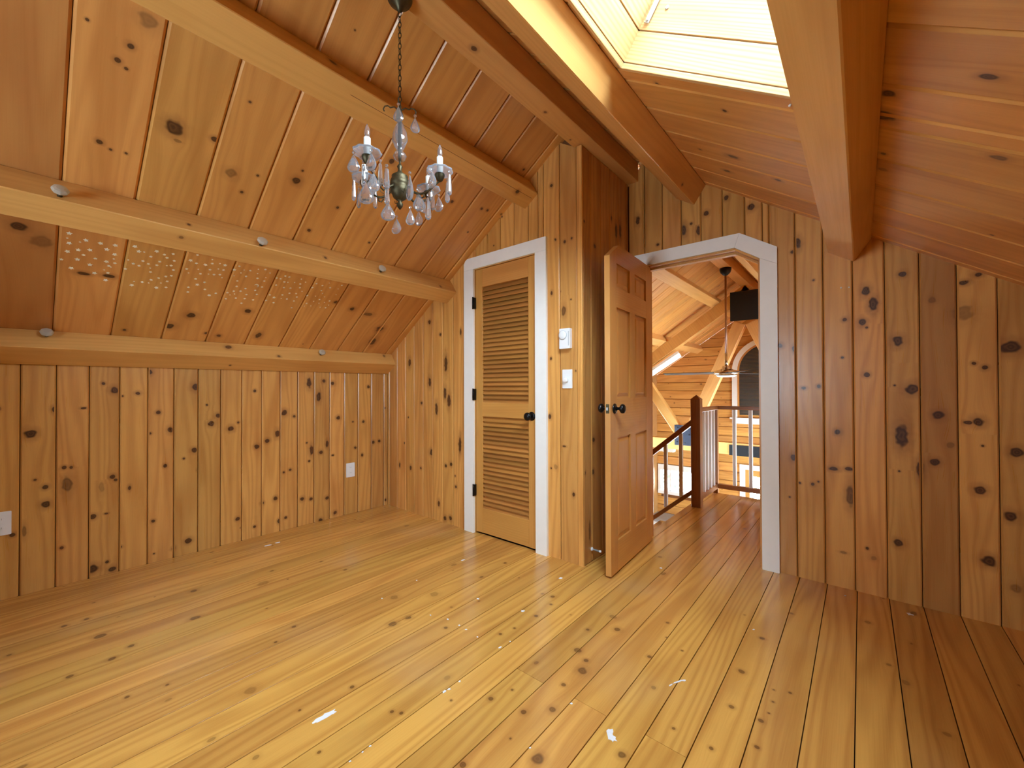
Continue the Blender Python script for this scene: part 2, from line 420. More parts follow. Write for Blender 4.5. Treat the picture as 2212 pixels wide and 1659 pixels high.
# ------------------------------------------------------------------ floor
floor = slab('floor', [xy(rect(XL-0.1, YB-0.1, XR+0.1, YD+0.10), -0.16, -0.0205), xy(rect(-1.29, YD+0.10, XR, 4.87), -0.16, -0.0205)],
             M_GAP, 'yellow varnished pine plank floor with worn patches and paint specks', 'floor')
sf = Surf((0, 0, 0), AX, AY, AZ, floor, M_FLOOR, t=0.02, c=0.0002, gap=0.0017)
sf.knot_px([(1070,1215,18),(1205,1158,10),(1280,1300,20),(1655,1035,34),(1680,970,16),(1535,1125,16),(1625,905,24),(1880,770,22),(1690,772,14),(1910,1575,26),(2085,945,16),(1465,560,16),(1455,610,9),(1360,685,12),(1130,800,12),(1220,762,10),(435,1297,14),(495,1307,12),(815,1225,9),(180,1140,16),(780,760,14),(540,695,20),(440,735,26),(705,545,30,1,.5),(450,565,26,1,.5),(1160,345,10),(1855,690,26,.7,.6),(1465,1285,26),(1370,1600,40),(890,1640,24),(1195,1470,10),(790,1080,24,1,.4)], 740/2196, 700, 1100)
sf.knot_px([(550,955,18),(490,1163,16),(372,1408,14),(665,1245,16),(670,760,14),(735,1133,10),(740,1063,8),(710,1200,8),(640,1400,14),(835,1080,10),(1760,1325,22,1,.6),(150,1290,12),(115,668,10),(200,832,8),(110,755,8)], 812/2212, 1400, 1100)
sf.knot_px([(650,400,30),(845,465,18),(720,548,22),(450,660,20),(820,795,14),(1260,285,30),(1620,750,36,1,.5),(1900,340,14),(1080,715,12),(560,290,16),(415,335,16),(1700,60,36,1,.5),(1250,110,20),(2060,1150,12),(1780,440,10),(1935,880,10)], 740/2212, 0, 1240)
butt = {-1.084: 1.308, -0.819: 1.320, -0.554: 1.332}
fj = joints(-0.024, 0.1325, XL, XR)
for a, b in zip(fj[:-1], fj[1:]):
    if b < -1.34: ends = [YB, YC+0.016]
    elif a < -1.29: ends = [YB, YD+0.1]
    else: ends = [YB, 4.87]
    for k, y in butt.items():
        if abs(a-k) < 0.02: ends.insert(1, y)
    if len(ends) == 2 and ends[-1] > 4 and RNG.random() < 0.5: ends.insert(1, RNG.uniform(3.3, 3.6))
    for y0, y1 in zip(ends[:-1], ends[1:]): sf.plank(a, b, y0+0.0006, y1-0.0006, rnd=0.28)
sf.plank(-1.29, -1.2165, YD+0.1, 4.87, rnd=0.3)
sf.plank(XS+0.001, -1.349, YC+0.02, YD+0.1)

# dried paint on the floor
def blot(px, py, wpx, hpx, ang=0.0, n=11, seed=0):
    r = random.Random(seed); pts = []
    c, _ = hit(px, py, AZ, 0.0)
    for i in range(n):
        a = 2*math.pi*i/n; k = r.uniform(0.55, 1.25)
        x, y = math.cos(a)*wpx*k, math.sin(a)*hpx*k
        q, _ = hit(px+x*math.cos(ang)-y*math.sin(ang), py+x*math.sin(ang)+y*math.cos(ang), AZ, 0.0); pts.append((q[0]-c[0], q[1]-c[1]))
    pts = pv(pts)
    V = [(x, y, 0.0) for x, y in pts]+[(x*0.96, y*0.96, 0.0010) for x, y in pts]+[(0, 0, 0.0012+0.0002*(seed % 3))]; n = len(pts)
    F = [(n+i, n+(i+1) % n, 2*n) for i in range(n)]+[(i, (i+1) % n, n+(i+1) % n, n+i) for i in range(n)]
    o = link('paint_fleck', mesh('paint_fleck', V, F, M_PAINT)); o.location = (c[0], c[1], 0.0002); under(o, floor)
for i, (x, y, w, h, a) in enumerate([(697,1551,24,5,-0.5),(712,1541,16,5,-0.45),(684,1556,12,3,-0.6),(1129,1320,5,2,0),(1033,1294,3,1.5,0),(1211,1249,4,1.5,0),(1080,1399,4,1.8,-.5),(960,1494,6,3,-.6),(970,1489,4,2,-.3),(993,1472,3,2,-.6),(1007,1360,3,1.5,0),(992,1351,2.5,1.4,0),(967,1338,2.5,1.4,0),(1031,1376,2.5,1.3,0),(1318,1584,9,11,0.2),(1323,1596,10,6,0.5),(1464,1473,12,2,-.3),(1475,1470,7,2,0),(1449,1480,5,2,-.5),(1628,1360,2.5,1.5,0),(1826,1287,2,1.2,0),(1428,1227,3,1.6,0),(1965,1327,8,2.2,.3),(799,1612,3,2,-.5),(783,1625,2.5,1.5,-.5),(756,1645,3,1.5,-.5),(1145,1616,2.5,2,0),(1234,1520,3,2,0),(1102,1386,2,1.2,0),(930,1329,2,1.2,0),(825,1293,2,1,0),(900,1254,2,1,0),(1000,1210,5,1,-.2),(580,1178,8,1,-.2),(600,1172,6,1,-.2),(1186,1199,4,1.5,.3)]):
    blot(x, y, w, h, a, seed=i)

# ------------------------------------------------------------------ left wall
wall_left = slab('wall_left', [yz(rect(YB, -0.16, YD+0.1, 1.43), XL-0.12, XL-BT)], M_GROOVE, 'low knee wall of vertical knotty pine boards under the slope', 'wall')
sl = Surf((XL, 0, 0), AY, AZ, AX, wall_left, M_WALL)
sl.knot_px([(195,525,28),(290,865,14),(295,975,22),(225,820,8),(155,1150,30,4,.6),(80,1170,14),(410,742,12),(455,740,10),(430,850,45,2.2,.7),(350,370,18,1.5),(535,360,14,.5),(663,203,10),(735,245,22),(785,283,6),(882,265,12),(650,870,30,2.5,.35),(720,800,14),(740,820,10),(595,1055,16),(680,1035,10,.6),(830,870,14,2),(770,1250,9),(590,1390,30,.8),(720,1390,18),(685,1345,9),(395,1255,10),(958,130,16,1.3),(1013,388,12),(960,522,8),(1090,500,18,1.4),(1058,730,12,1.3),(980,1083,10),(985,1292,6),(1255,225,22),(1245,630,16),(1177,683,7),(1265,757,9,1.4),(1350,460,16),(1325,342,6),(1205,1210,17),(1110,1258,11)], 460/1363, 0, 760)
LW2 = [(90,765,14),(48,815,17),(20,695,6),(175,847,17),(222,808,8),(328,605,9),(340,962,15),(407,925,14),(472,880,22,1.6),(515,745,18),(580,768,9),(555,1110,9),(512,1127,7),(675,555,28,2),(737,645,26,2.2),(768,543,11),(825,558,13),(660,938,6),(690,985,26,2.5),(675,1055,8),(750,1000,12),(790,945,18,2),(862,778,13),(955,803,6),(1022,803,9),(970,968,9),(825,1018,9,.6),(1015,1017,10,1.3),(1055,580,10),(1085,935,11),(1123,927,10),(1160,715,6),(1187,712,7),(375,1325,11),(460,1295,13),(630,1298,13),(688,1297,11),(790,1290,14,.8),(840,1385,12),(217,1425,12),(325,1475,9),(237,1482,5),(482,1440,14,1.5),(525,1417,9),(748,1433,12),(1163,1303,8)]
sl.knot_px(LW2, 600/1778, 440, 640)
lj = joints(-0.016, 0.1352, YB, YC+0.01)
for a, b in zip(lj[:-1], lj[1:]): sl.plank(a, b, 0.0, 1.43, rnd=0.25 if b < 0 else 0.0)

# ------------------------------------------------------------------ closet wall
CO0, CO1, COZ = -2.350, -1.735, 2.095                          # closet door opening
def ctop(x): return min(roof(x), 2.722) if x > -1.431 else roof(x)
P_ = [(XL, -0.1), (CO0, -0.1), (CO0, roof(CO0)), (XL, roof(XL))]
wall_closet = slab('wall_closet', [xz(P_, YC+BT, YC+0.09), xz([(CO1, -0.1), (XS-BT, -0.1), (XS-BT, 2.72), (-1.43, 2.72), (-1.43, roof(-1.43)), (CO1, roof(CO1))], YC+BT, YC+0.09),
                   xz([(CO0, COZ), (CO1, COZ), (CO1, roof(CO1)), (CO0, roof(CO0))], YC+BT, YC+0.09)],
                   M_GROOVE, 'knotty pine wall round the louvered closet door', 'wall')
sc_ = Surf((0, YC, 0), AX, AZ, (0, -1, 0), wall_closet, M_WALL)
sc_.knot_px([(1318,425,24,2),(1447,550,26,2),(1550,430,44,3.5),(1490,720,32,3),(1545,620,30,3),(1570,670,34,2.5),(1445,165,13),(1515,245,10),(1395,683,10),(1310,775,6),(1285,940,6),(1325,1097,14,1.5),(1390,1100,9),(1460,1000,20),(1550,1085,11),(1585,1075,13),(1505,1325,18,2),(1545,1420,14),(1580,1420,14),(1615,1220,9),(1610,1150,7),(1645,230,18,3),(1255,1080,14,2),(1640,950,40,4)], 600/1778, 440, 640)
sc_.knot_px([(1015,175,10),(1105,195,16),(1175,160,13),(975,705,20,1.6),(1060,690,9),(1168,768,9),(1095,880,44,2,.8),(968,1357,16,1.4),(1250,675,20),(1220,1480,12)], 320/1475, 980, 480)
sc_.knot_px([(750,290,18,1.3),(862,520,16,.5),(795,680,20,1,.4),(935,895,18,1.6),(760,690,8)], 440/1587, 980, 820)
sc_.knot_px([(400,1035,10),(316,1330,8),(905,715,18),(945,1265,9)], 420/1991, 1000, 250)
cj = joints(-1.542, 0.1335, XL+0.002, -1.405)
for a, b in zip(cj[:-1], cj[1:]):
    segs = []
    if b <= CO0-0.012 or a >= CO1+0.012: segs = [(a, b, 0.0)]
    else:
        if a < CO0-0.012: segs.append((a, CO0-0.012, 0.0))
        segs.append((max(a, CO0-0.012), min(b, CO1+0.012), COZ+0.012))
        if b > CO1+0.012: segs.append((CO1+0.012, b, 0.0))
    sd = RNG.uniform(0, 60)
    for p, q, z in segs:
        if q-p > 0.006: sc_.plank(p, q, z, ctop, rnd=0.0, seed=sd)
prism('corner_bead', rect(-1.404, YC-0.004, XS+0.004, YC+0.018), (0, 0, 0), AX, AY, AZ, 2.72, M_WALL, wall_closet, cham=0.004)

# closet side wall (behind the open door)
wall_closet_side = slab('wall_closet_side', [yz([(YC+0.09, -0.1), (YD, -0.1), (YD, 2.722), (YC+0.09, 2.722)], XS-0.09, XS-BT)], M_GROOVE, 'narrow shaded pine side of the closet behind the open door', 'wall')
ss = Surf((XS, 0, 0), AY, AZ, AX, wall_closet_side, M_WALL)
ss.knot_px([(1240,1080,14),(1350,1335,20),(1520,1050,26,2),(1570,1180,60,3),(1610,1180,60,3)], 420/1991, 1000, 250)
ss.knot_px([(1090,470,20),(1085,720,20),(1020,730,16),(1060,1180,60,6,.7)], 440/1587, 980, 820)
for a, b in zip([2.338, 2.437, 2.576, 2.713, 2.848, 2.985], [2.437, 2.576, 2.713, 2.848, 2.985, YD]): ss.plank(a, b, 0.0, 2.722, tone=0.18)  # tone paints the shade behind the open door into these boards

# ------------------------------------------------------------------ doorway wall
DO0, DO1, DOZ = -1.239, -0.483, 2.065
def dhead(x): return DOZ if x < -0.627 else DOZ-(x+0.627)/(DO1+0.627)*0.098
W0, W1 = YD+BT, YD+0.115
wall_doorway = slab('wall_doorway', [xz([(XL, -2.6), (DO0-0.012, -2.6), (DO0-0.012, roof(DO0)), (-1.288, roof(DO0)), (-1.288, 2.72), (-1.428, 2.72), (-1.428, roof(-1.428)), (XL, roof(XL))], W0, W1),
                     xz([(DO1+0.012, -2.6), (XR, -2.6), (XR, roof(XR)), (DO1+0.012, roof(DO1))], W0, W1),
                     xz([(DO0-0.012, DOZ+0.012), (-0.622, DOZ+0.012), (DO1+0.012, dhead(DO1)+0.006), (DO1+0.012, roof(DO1)), (DO0-0.012, roof(DO0))], W0, W1),
                     xz(rect(DO0-0.012, -2.6, DO1+0.012, -0.17), W0, W1)], M_GROOVE, 'knotty pine wall with the open hall doorway', 'wall')
sd_ = Surf((0, YD, 0), AX, AZ, (0, -1, 0), wall_doorway, M_WALL)
sd_.knot_px([(1790,1070,30,2)], 420/1991, 1000, 250)
sd_.knot_px([(714,1225,22,2),(970,1280,26,2),(1052,1280,24,2),(1010,1243,8),(825,1360,8),(1095,1185,14),(1345,1150,20),(1205,1100,14)], 860/2212, 1100, 0)
sd_.knot_px([(265,465,34,2),(228,525,12),(145,1170,16),(240,1190,18,2),(305,1462,16,.7),(410,1450,12),(735,795,32,1.5),(785,885,44,2),(712,1008,24,1.2),(740,1045,8),(742,1370,17),(988,675,20),(955,1140,34,1.3),(1055,1470,36),(933,1443,7),(1190,855,22,1,.5),(1400,945,55,1,.5),(1410,735,24,.7),(1510,680,22,.7),(1480,1292,12),(1555,1322,16),(1730,1180,55,.8),(590,990,14),(573,1252,8),(375,718,8),(1235,1650,30)], 572/1825, 1640, 380)
sd_.knot_px([(235,345,22,1.4),(540,170,18),(515,425,28,.5),(620,425,26,.5),(630,610,60,3,.8),(280,520,8),(370,530,12),(408,512,8),(210,618,7),(980,200,70,2.4),(1210,378,26),(1110,430,50,3),(965,440,7),(960,935,26),(745,972,9),(790,1040,16,1,.4),(1440,105,24,.6),(1510,100,30),(1520,570,30),(1540,265,8),(1585,1060,38),(1775,310,34),(1730,750,34),(1320,260,20,1,.4),(1770,1250,30,1,.5),(580,1000,20,.4,.5)], 572/1825, 1640, 880)
def dtop(x): return min(roof(x), 2.722) if x < -1.286 else roof(x)
dj = joints(-0.031, 0.1345, XS+0.002, XR)
for a, b in zip(dj[:-1], dj[1:]):
    segs = []
    if b <= DO0-0.012 or a >= DO1+0.012: segs = [(a, b, 0.0)]
    else:
        if a < DO0-0.012: segs.append((a, DO0-0.012, 0.0))
        segs.append((max(a, DO0-0.012), min(b, DO1+0.012), lambda x: dhead(x)+0.012))
        if b > DO1+0.012: segs.append((DO1+0.012, b, 0.0))
    sd = RNG.uniform(0, 60)
    for p, q, z in segs:
        if q-p > 0.006: sd_.plank(p, q, z, dtop, rnd=0.0, seed=sd, tone=0.42 if 0.2 < p < 0.3 else 0.0)

# ------------------------------------------------------------------ rear and right walls (out of view, they close the room)
RW = (-1.85, -0.87, 0.80, 1.75)                                  # unseen rear window, added to light the room: x0, x1, z0, z1
def gab(x0, x1, z0):
    p = [(x0, z0), (x1, z0), (x1, roof(x1))]
    if x0 < RX < x1: p.append((RX, RZ))
    return p+[(x0, roof(x0))]
wall_rear = slab('wall_rear', [xz(gab(XL, RW[0], -0.16), YB-0.1, YB), xz(gab(RW[1], XR, -0.16), YB-0.1, YB), xz(gab(RW[0], RW[1], RW[3]), YB-0.1, YB), xz(rect(RW[0], -0.16, RW[1], RW[2]), YB-0.1, YB)],
                 M_BACK, 'pine gable wall behind the viewer with an added window', 'wall')
wall_right = slab('wall_right', [yz(rect(YB-0.1, -0.16, YD+0.1, roof(XR)), XR, XR+0.1)], M_BACK, 'low pine knee wall on the right side of the room', 'wall')
sRW = Surf((XR-BT-0.001, 0, 0), AY, AZ, (-1, 0, 0), wall_right, M_WALL)
rwj = joints(0.02, 0.1352, YB, YD)
for a, b in zip(rwj[:-1], rwj[1:]): sRW.plank(a, b, 0.0, roof(XR-BT), rnd=0.3)
w2 = slab('window_2', [xz(rect(RW[0], RW[2], RW[1], RW[2]+0.06), YB-0.08, YB-0.02), xz(rect(RW[0], RW[3]-0.06, RW[1], RW[3]), YB-0.08, YB-0.02), xz(rect(RW[0], RW[2], RW[0]+0.06, RW[3]), YB-0.08, YB-0.02),
               xz(rect(RW[1]-0.06, RW[2], RW[1], RW[3]), YB-0.08, YB-0.02), xz(rect((RW[0]+RW[1])/2-0.03, RW[2], (RW[0]+RW[1])/2+0.03, RW[3]), YB-0.08, YB-0.02)], M_WHITE, 'white framed gable window added behind the viewer for light', 'window')
box('pane', (RW[0]+0.05, YB-0.055, RW[2]+0.05), (RW[1]-0.05, YB-0.05, RW[3]-0.05), M_PANE, w2)
portal('daylight_added_rear_window', ((RW[0]+RW[1])/2, YB-0.09, (RW[2]+RW[3])/2), AX, AZ, RW[1]-RW[0], RW[3]-RW[2])

# ------------------------------------------------------------------ ceilings
LEN_L = (RX-XL)/CT; LEN_R = (XR-RX)/CT
def slope_slab(V_, N_, y0, y1, v0, v1, d0=BT, d1=0.12): return (rect(y0, v0, y1, v1), RID-np.array(N_)*d1, AY, V_, N_, d1-d0)
ceil_l = slab('ceiling_left', [slope_slab(VL, NL, YB-0.1, YFAR+0.1, 0, LEN_L+0.12)], M_GROOVE, 'sloping ceiling of wide knotty pine boards above the low wall', 'ceiling')
sv0, sv1 = (SKX0-RX)/CT, (SKX1-RX)/CT
ceil_r = slab('ceiling_right', [slope_slab(VR, NR, YB-0.1, SKY0-0.019, 0, LEN_R+0.12), slope_slab(VR, NR, SKY1+0.019, YFAR+0.1, 0, LEN_R+0.12), slope_slab(VR, NR, SKY0-0.019, SKY1+0.019, 0, sv0-0.019), slope_slab(VR, NR, SKY0-0.019, SKY1+0.019, sv1+0.019, LEN_R+0.12)],
              M_GROOVE, 'reddish sloping pine ceiling that holds the skylight', 'ceiling')
sL = Surf(RID, AY, VL, NL, ceil_l, M_CEIL, c=0.009, gap=0.0010)
sR = Surf(RID, AY, VR, NR, ceil_r, M_CEIL, c=0.009, gap=0.0010)
sL.knot_px([(1153,848,50),(1425,925,20),(1180,935,22,.5,.5),(865,305,20),(780,400,18),(838,455,10),(985,140,50,1,.5),(580,130,10),(660,940,18),(735,992,9),(838,1018,9),(1660,677,9),(1535,1150,34,1,.55),(1605,1275,11),(1710,1165,9),(1968,1200,26),(2008,1133,8),(2088,1300,12),(2050,1528,12)], 720/2212, 0, 0)
sL.knot_px([(90,330,28),(200,400,40,1,.5),(1185,735,14),(915,755,18),(805,805,20),(1683,725,12),(1815,820,18),(1780,880,26,1.6),(1045,852,10),(985,840,8),(400,555,24,.5),(520,567,24,.5),(1605,692,10),(1235,850,18,1.5),(595,825,8),(1760,750,24,.5,.7)], 0.452, 0, 340)
sL.knot_px([(450,1070,20),(90,1378,10),(850,1338,12),(1045,1385,10),(1085,1395,10),(1325,1125,9),(300,1610,8),(955,1540,6),(205,200,6)], 720/2212, 700, 0)
sR.knot_px([(820,465,14),(1195,615,14),(1240,870,30,1.6),(1210,950,22,1.5),(1060,830,10),(1490,1000,20,1.5)], 860/2212, 1100, 0)
sR.knot_px([(820,430,44,1.8),(255,525,40,1.2),(235,650,52),(230,860,16),(230,950,25,1,.5)], 392/1016, 1820, 0)
for a, b in zip(*(lambda j: (j[:-1], j[1:]))(joints(0.1, 0.2395, YB, YD+0.05))): sL.plank(a, b, 0.0, LEN_L, rnd=0.12, tone=0.40 if -0.16 < a < 0.0 else 0.0)
rj = joints(2.48, 0.2425, YB, YD+0.05)
for a, b in zip(rj[:-1], rj[1:]):
    cuts = [a]+[q for q in (SKY0-0.019, SKY1+0.019) if a+0.004 < q < b-0.004]+[b]; sd = RNG.uniform(0, 60)
    for p, q in zip(cuts[:-1], cuts[1:]):
        if SKY0-0.021 <= p and q <= SKY1+0.021:
            sR.plank(p, q, 0.0, sv0-0.019, rnd=0.1, seed=sd); sR.plank(p, q, sv1+0.019, LEN_R, rnd=0.1, seed=sd)
        else: sR.plank(p, q, 0.0, LEN_R, rnd=0.12, seed=sd)
# beyond the doorway
for S_, V_ in ((sL, LEN_L), (sR, LEN_R)):
    hj = joints(2.48, 0.2425, YD+0.12, YFAR)
    for a, b in zip(hj[:-1], hj[1:]): S_.plank(a, b, 0.0, V_, rnd=0.25)

# ------------------------------------------------------------------ roof beams
def purlin(v0, v1, w, V_, N_, y0, y1, label, cells=10, group=None):
    return prism('roof_beam', rect(v0, 0.0, v1, w), RID+np.array((0, y0, 0)), V_, N_, AY, y1-y0, M_BEAM, cells=cells, knots=0.30, cham=0.004, label=label, cat='beam', group=group, kind='thing')
P1 = prism('roof_beam', [(2.585, 0.0), (2.585, 0.125), (2.745, 0.125), (2.667, 0.0)], RID+np.array((0, YB, 0)), VL, NL, AY, YC-YB, M_BEAM, cells=10, knots=0.3, cham=0.003,
           label='lowest pine beam along the top of the low board wall', cat='beam', kind='thing')
P2 = purlin(1.545, 1.687, 0.136, VL, NL, YB, YC, 'pine roof beam with three glass knobs, above the star stickers')
P3 = purlin(0.524, 0.664, 0.136, VL, NL, YB, YC, 'pine roof beam with a long crack, passing behind the chandelier')
prism('drying_crack', [(-0.0016, -0.002), (0.0016, -0.002), (0.0008, 0.0005), (-0.0008, 0.0005)], RID+VL*0.574+NL*0.136+np.array((0, 0.95, 0)), VL, NL, AY, YC-0.97, M_GAP, P3)
P5 = purlin(0.519, 0.666, 0.142, VR, NR, YB, YD, 'pine roof beam between ridge and skylight, lit along one side')
P6 = purlin(1.555, 1.697, 0.141, VR, NR, YB, YD, 'pine roof beam on the far side of the skylight from the ridge')
P7 = prism('roof_beam', [(2.585, 0.0), (2.585, 0.125), (2.700, 0.125), (2.655, 0.0)], RID+np.array((0, YB, 0)), VR, NR, AY, YD-YB, M_BEAM, cells=10, knots=0.3, cham=0.003,
           label='lowest beam of the skylight slope along the right low wall', cat='beam', kind='thing')
RB = prism('ridge_beam', [(-1.428, 2.725), (-1.288, 2.725), (-1.288, 2.868), (RX, 2.914), (-1.428, 2.868)], (0, YB, 0), AX, AZ, AY, YD-YB, M_BEAM, cells=10, knots=0.35, cham=0.003,
           label='ridge beam at the peak of the room, chandelier hangs from it', cat='beam', kind='thing')
for v0, v1, V_, N_, nm in ((0.524, 0.664, VL, NL, 'pale roof beam seen through the doorway left of the ceiling fan'), (1.545, 1.687, VL, NL, 'low roof beam seen through the doorway behind the truss rafter'), (0.519, 0.666, VR, NR, 'roof beam beyond the doorway on the far side of the ridge')):
    purlin(v0, v1, 0.136, V_, N_, YD+0.116, YFAR-0.02, nm, cells=12)
prism('ridge_beam', [(-1.428, 2.725), (-1.288, 2.725), (-1.288, 2.868), (RX, 2.914), (-1.428, 2.868)], (0, YD+0.116, 0), AX, AZ, AY, YFAR-YD-0.14, M_BEAM, cells=10, knots=0.35, cham=0.003,
      label='ridge beam beyond the doorway that carries the ceiling fan', cat='beam', kind='thing')

# ------------------------------------------------------------------ skylight
sky = empty('window_1', label='skylight in the sloping ceiling with a pale fir lined well', cat='window', kind='structure')
UPN = -NR                                                       # out through the roof
def roofpt(y, v, d): return RID+np.array((0, y, 0))+VR*v+UPN*d
def well(lo, hi, axis_y, y, v, side, nm='lining_board'):
    """one lining board, set between depths lo and hi of the well"""
    th = 0.018
    if axis_y: # runs along Y on the edge v
        prism(nm, rect(0, lo, th*side, hi), roofpt(SKY0, v, 0), VR, UPN, AY, SKY1-SKY0, M_WELL, sky, cham=0.0015)
    else:
        prism(nm, rect(0, lo, th*side, hi), roofpt(y, sv0, 0), AY, UPN, VR, sv1-sv0, M_WELL, sky, cham=0.0015)
for lo, hi in ((-0.004, 0.018), (0.0215, 0.138), (0.143, 0.30)):
    off = 0.0 if lo > 0 else -0.002
    well(lo, hi, True, 0, sv0, -1); well(lo, hi, True, 0, sv1, 1); well(lo, hi, False, SKY1, 0, 1); well(lo, hi, False, SKY0, 0, -1)
slab('well_backing', [(rect(sv0-0.06, BT, sv0-0.019, 0.33), roofpt(SKY0-0.06, 0, 0), VR, UPN, AY, SKY1-SKY0+0.12), (rect(sv1+0.019, BT, sv1+0.06, 0.33), roofpt(SKY0-0.06, 0, 0), VR, UPN, AY, SKY1-SKY0+0.12),
                      (rect(SKY1+0.019, BT, SKY1+0.06, 0.33), roofpt(0, sv0-0.06, 0), AY, UPN, VR, sv1-sv0+0.12), (rect(SKY0-0.06, BT, SKY0-0.019, 0.33), roofpt(0, sv0-0.06, 0), AY, UPN, VR, sv1-sv0+0.12)], M_GROOVE, None, None, sky, None)
prism('pane', rect(SKY0-0.02, 0.315, SKY1+0.02, 0.321), roofpt(0, sv0-0.02, 0), AY, UPN, VR, sv1-sv0+0.04, M_PANE, sky)
# steel arm of the opener on the far lining
arm0 = hitY(1399, 44, SKY1-0.006); arm1 = hitY(1418, 4, SKY1-0.006)
d_ = arm1-arm0; ln = np.linalg.norm(d_); d_ /= ln; pz = np.cross(d_, (0, 1, 0))
prism('opener_arm', [(-0.011, 0), (0.011, 0), (0.011, 0.004), (-0.011, 0.004)], arm0-d_*0.01, pz, (0, -1, 0), d_, ln+0.03, M_GALV, sky, cham=0.0015)
lathe('screw', [(0.006, 0), (0.006, 0.003), (0.003, 0.004)], arm0+np.array((0, -0.004, 0)), (0, -1, 0), M_GALV, sky, n=10)
lathe('screw', [(0.008, 0), (0.008, 0.002), (0.003, 0.003)], hitY(1441, 16, SKY1-0.001), (0, -1, 0), M_GALV, sky, n=10)
cp = roofpt((SKY0+SKY1)/2, (sv0+sv1)/2, 0.34)
portal('daylight_skylight', cp, VR, AY, sv1-sv0+0.04, SKY1-SKY0+0.04)

# ------------------------------------------------------------------ door casings
trim1 = empty('trim_1', (CO0, YC, 0), label='white painted casing round the louvered closet door', cat='door trim', kind='structure')
def cas(parent, poly, y0=None, yw=YC): prism('casing_board', poly, (0, yw-0.020, 0), AX, AZ, AY, 0.0195, M_WHITE, parent, cham=0.0015)
cas(trim1, rect(-2.455, 0, CO0, COZ-0.001)); cas(trim1, rect(CO1, 0, -1.640, COZ-0.001))
cas(trim1, [(-2.455, COZ), (-1.640, COZ), (-1.640, 2.188), (-2.415, 2.188), (-2.440, 2.176), (-2.455, 2.150)])
box('jamb', (CO0, YC-0.002, 0), (CO0+0.004, YC+0.088, COZ), M_DOOR, trim1); box('jamb', (CO1-0.003, YC-0.002, 0), (CO1, YC+0.088, COZ), M_DOOR, trim1); box('jamb', (CO0, YC-0.002, COZ-0.004), (CO1, YC+0.088, COZ), M_DOOR, trim1)
trim2 = empty('trim_2', (DO1, YD, 0), label='white painted casing with a clipped corner round the hall doorway', cat='door trim', kind='structure')
cas(trim2, rect(-1.330, 0, DO0, DOZ-0.001), yw=YD)
cas(trim2, [(DO1, 0), (-0.390, 0), (-0.390, 1.914), (DO1, 1.966)], yw=YD)
cas(trim2, [(-1.330, DOZ), (-0.6275, DOZ), (-0.5975, 2.155), (-1.330, 2.155)], yw=YD)
cas(trim2, [(-0.6265, DOZ), (DO1, 1.9675), (-0.390, 1.9155), (-0.390, 2.020), (-0.5965, 2.155)], yw=YD)
# jambs and stops inside the opening
JY0, JY1 = YD-0.001, YD+0.118
box('jamb', (DO0-0.012, JY0, 0), (DO0+0.006, JY1, DOZ), M_DOOR, trim2); box('jamb', (DO1-0.008, JY0, 0), (DO1+0.012, JY1, 1.966), M_DOOR, trim2)
prism('jamb', [(DO0, DOZ-0.012), (-0.630, DOZ-0.012), (-0.627, DOZ+0.004), (DO0, DOZ+0.004)], (0, JY0, 0), AX, AZ, AY, JY1-JY0, M_DOOR, trim2)
prism('jamb', [(-0.630, DOZ-0.012), (DO1, 1.955), (DO1, 1.969), (-0.627, DOZ+0.003)], (0, JY0, 0), AX, AZ, AY, JY1-JY0, M_DOOR, trim2)
box('door_stop', (DO1-0.020, JY0+0.045, 0), (DO1-0.008, JY0+0.085, 1.955), M_DOOR, trim2)
prism('door_stop', [(DO0, DOZ-0.026), (-0.634, DOZ-0.026), (-0.630, DOZ-0.012), (DO0, DOZ-0.012)], (0, JY0+0.045, 0), AX, AZ, AY, 0.04, M_DOOR, trim2)
prism('door_stop', [(-0.634, DOZ-0.026), (DO1-0.008, 1.944), (DO1-0.008, 1.958), (-0.630, DOZ-0.012)], (0, JY0+0.045, 0), AX, AZ, AY, 0.04, M_DOOR, trim2)

# ------------------------------------------------------------------ louvered closet door
d1 = empty('door_1', (CO0, YC, 0), label='closed louvered wooden closet door with a black knob', cat='door', kind='structure')
X0, X1, DY0, DY1, Z0, Z1 = CO0+0.007, CO1-0.006, YC+0.004, YC+0.038, 0.014, COZ-0.007
SW = 0.072
box('stile', (X0, DY0, Z0), (X0+SW, DY1, Z1), M_DOOR, d1, cham=0.002); box('stile', (X1-SW, DY0, Z0), (X1, DY1, Z1), M_DOOR, d1, cham=0.002)
RAILS = [(Z0, 0.205), (0.925, 1.035), (1.945, Z1)]
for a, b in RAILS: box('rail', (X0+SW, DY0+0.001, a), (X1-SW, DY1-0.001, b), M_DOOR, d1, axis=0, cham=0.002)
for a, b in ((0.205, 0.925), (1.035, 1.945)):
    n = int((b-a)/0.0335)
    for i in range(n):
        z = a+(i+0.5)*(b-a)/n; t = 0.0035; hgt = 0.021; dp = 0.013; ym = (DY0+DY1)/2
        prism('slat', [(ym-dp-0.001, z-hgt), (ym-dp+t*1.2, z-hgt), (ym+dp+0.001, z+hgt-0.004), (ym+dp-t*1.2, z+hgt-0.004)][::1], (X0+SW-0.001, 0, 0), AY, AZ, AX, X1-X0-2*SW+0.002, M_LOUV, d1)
def knob(parent, P, axis, mat=M_IRON):
    lathe('rosette', [(0.001, 0.0), (0.031, 0.0), (0.032, 0.004), (0.026, 0.009), (0.012, 0.011)], P, axis, mat, parent, n=24)
    lathe('knob', [(0.010, 0.006), (0.009, 0.030), (0.016, 0.036), (0.027, 0.044), (0.029, 0.052), (0.026, 0.062), (0.015, 0.068), (0.002, 0.069)], P, axis, mat, parent, n=24)
kp_ = hitY(1140, 900, DY0-0.05); knob(d1, (X1-0.042, DY0+0.001, kp_[2]), (0, -1, 0))
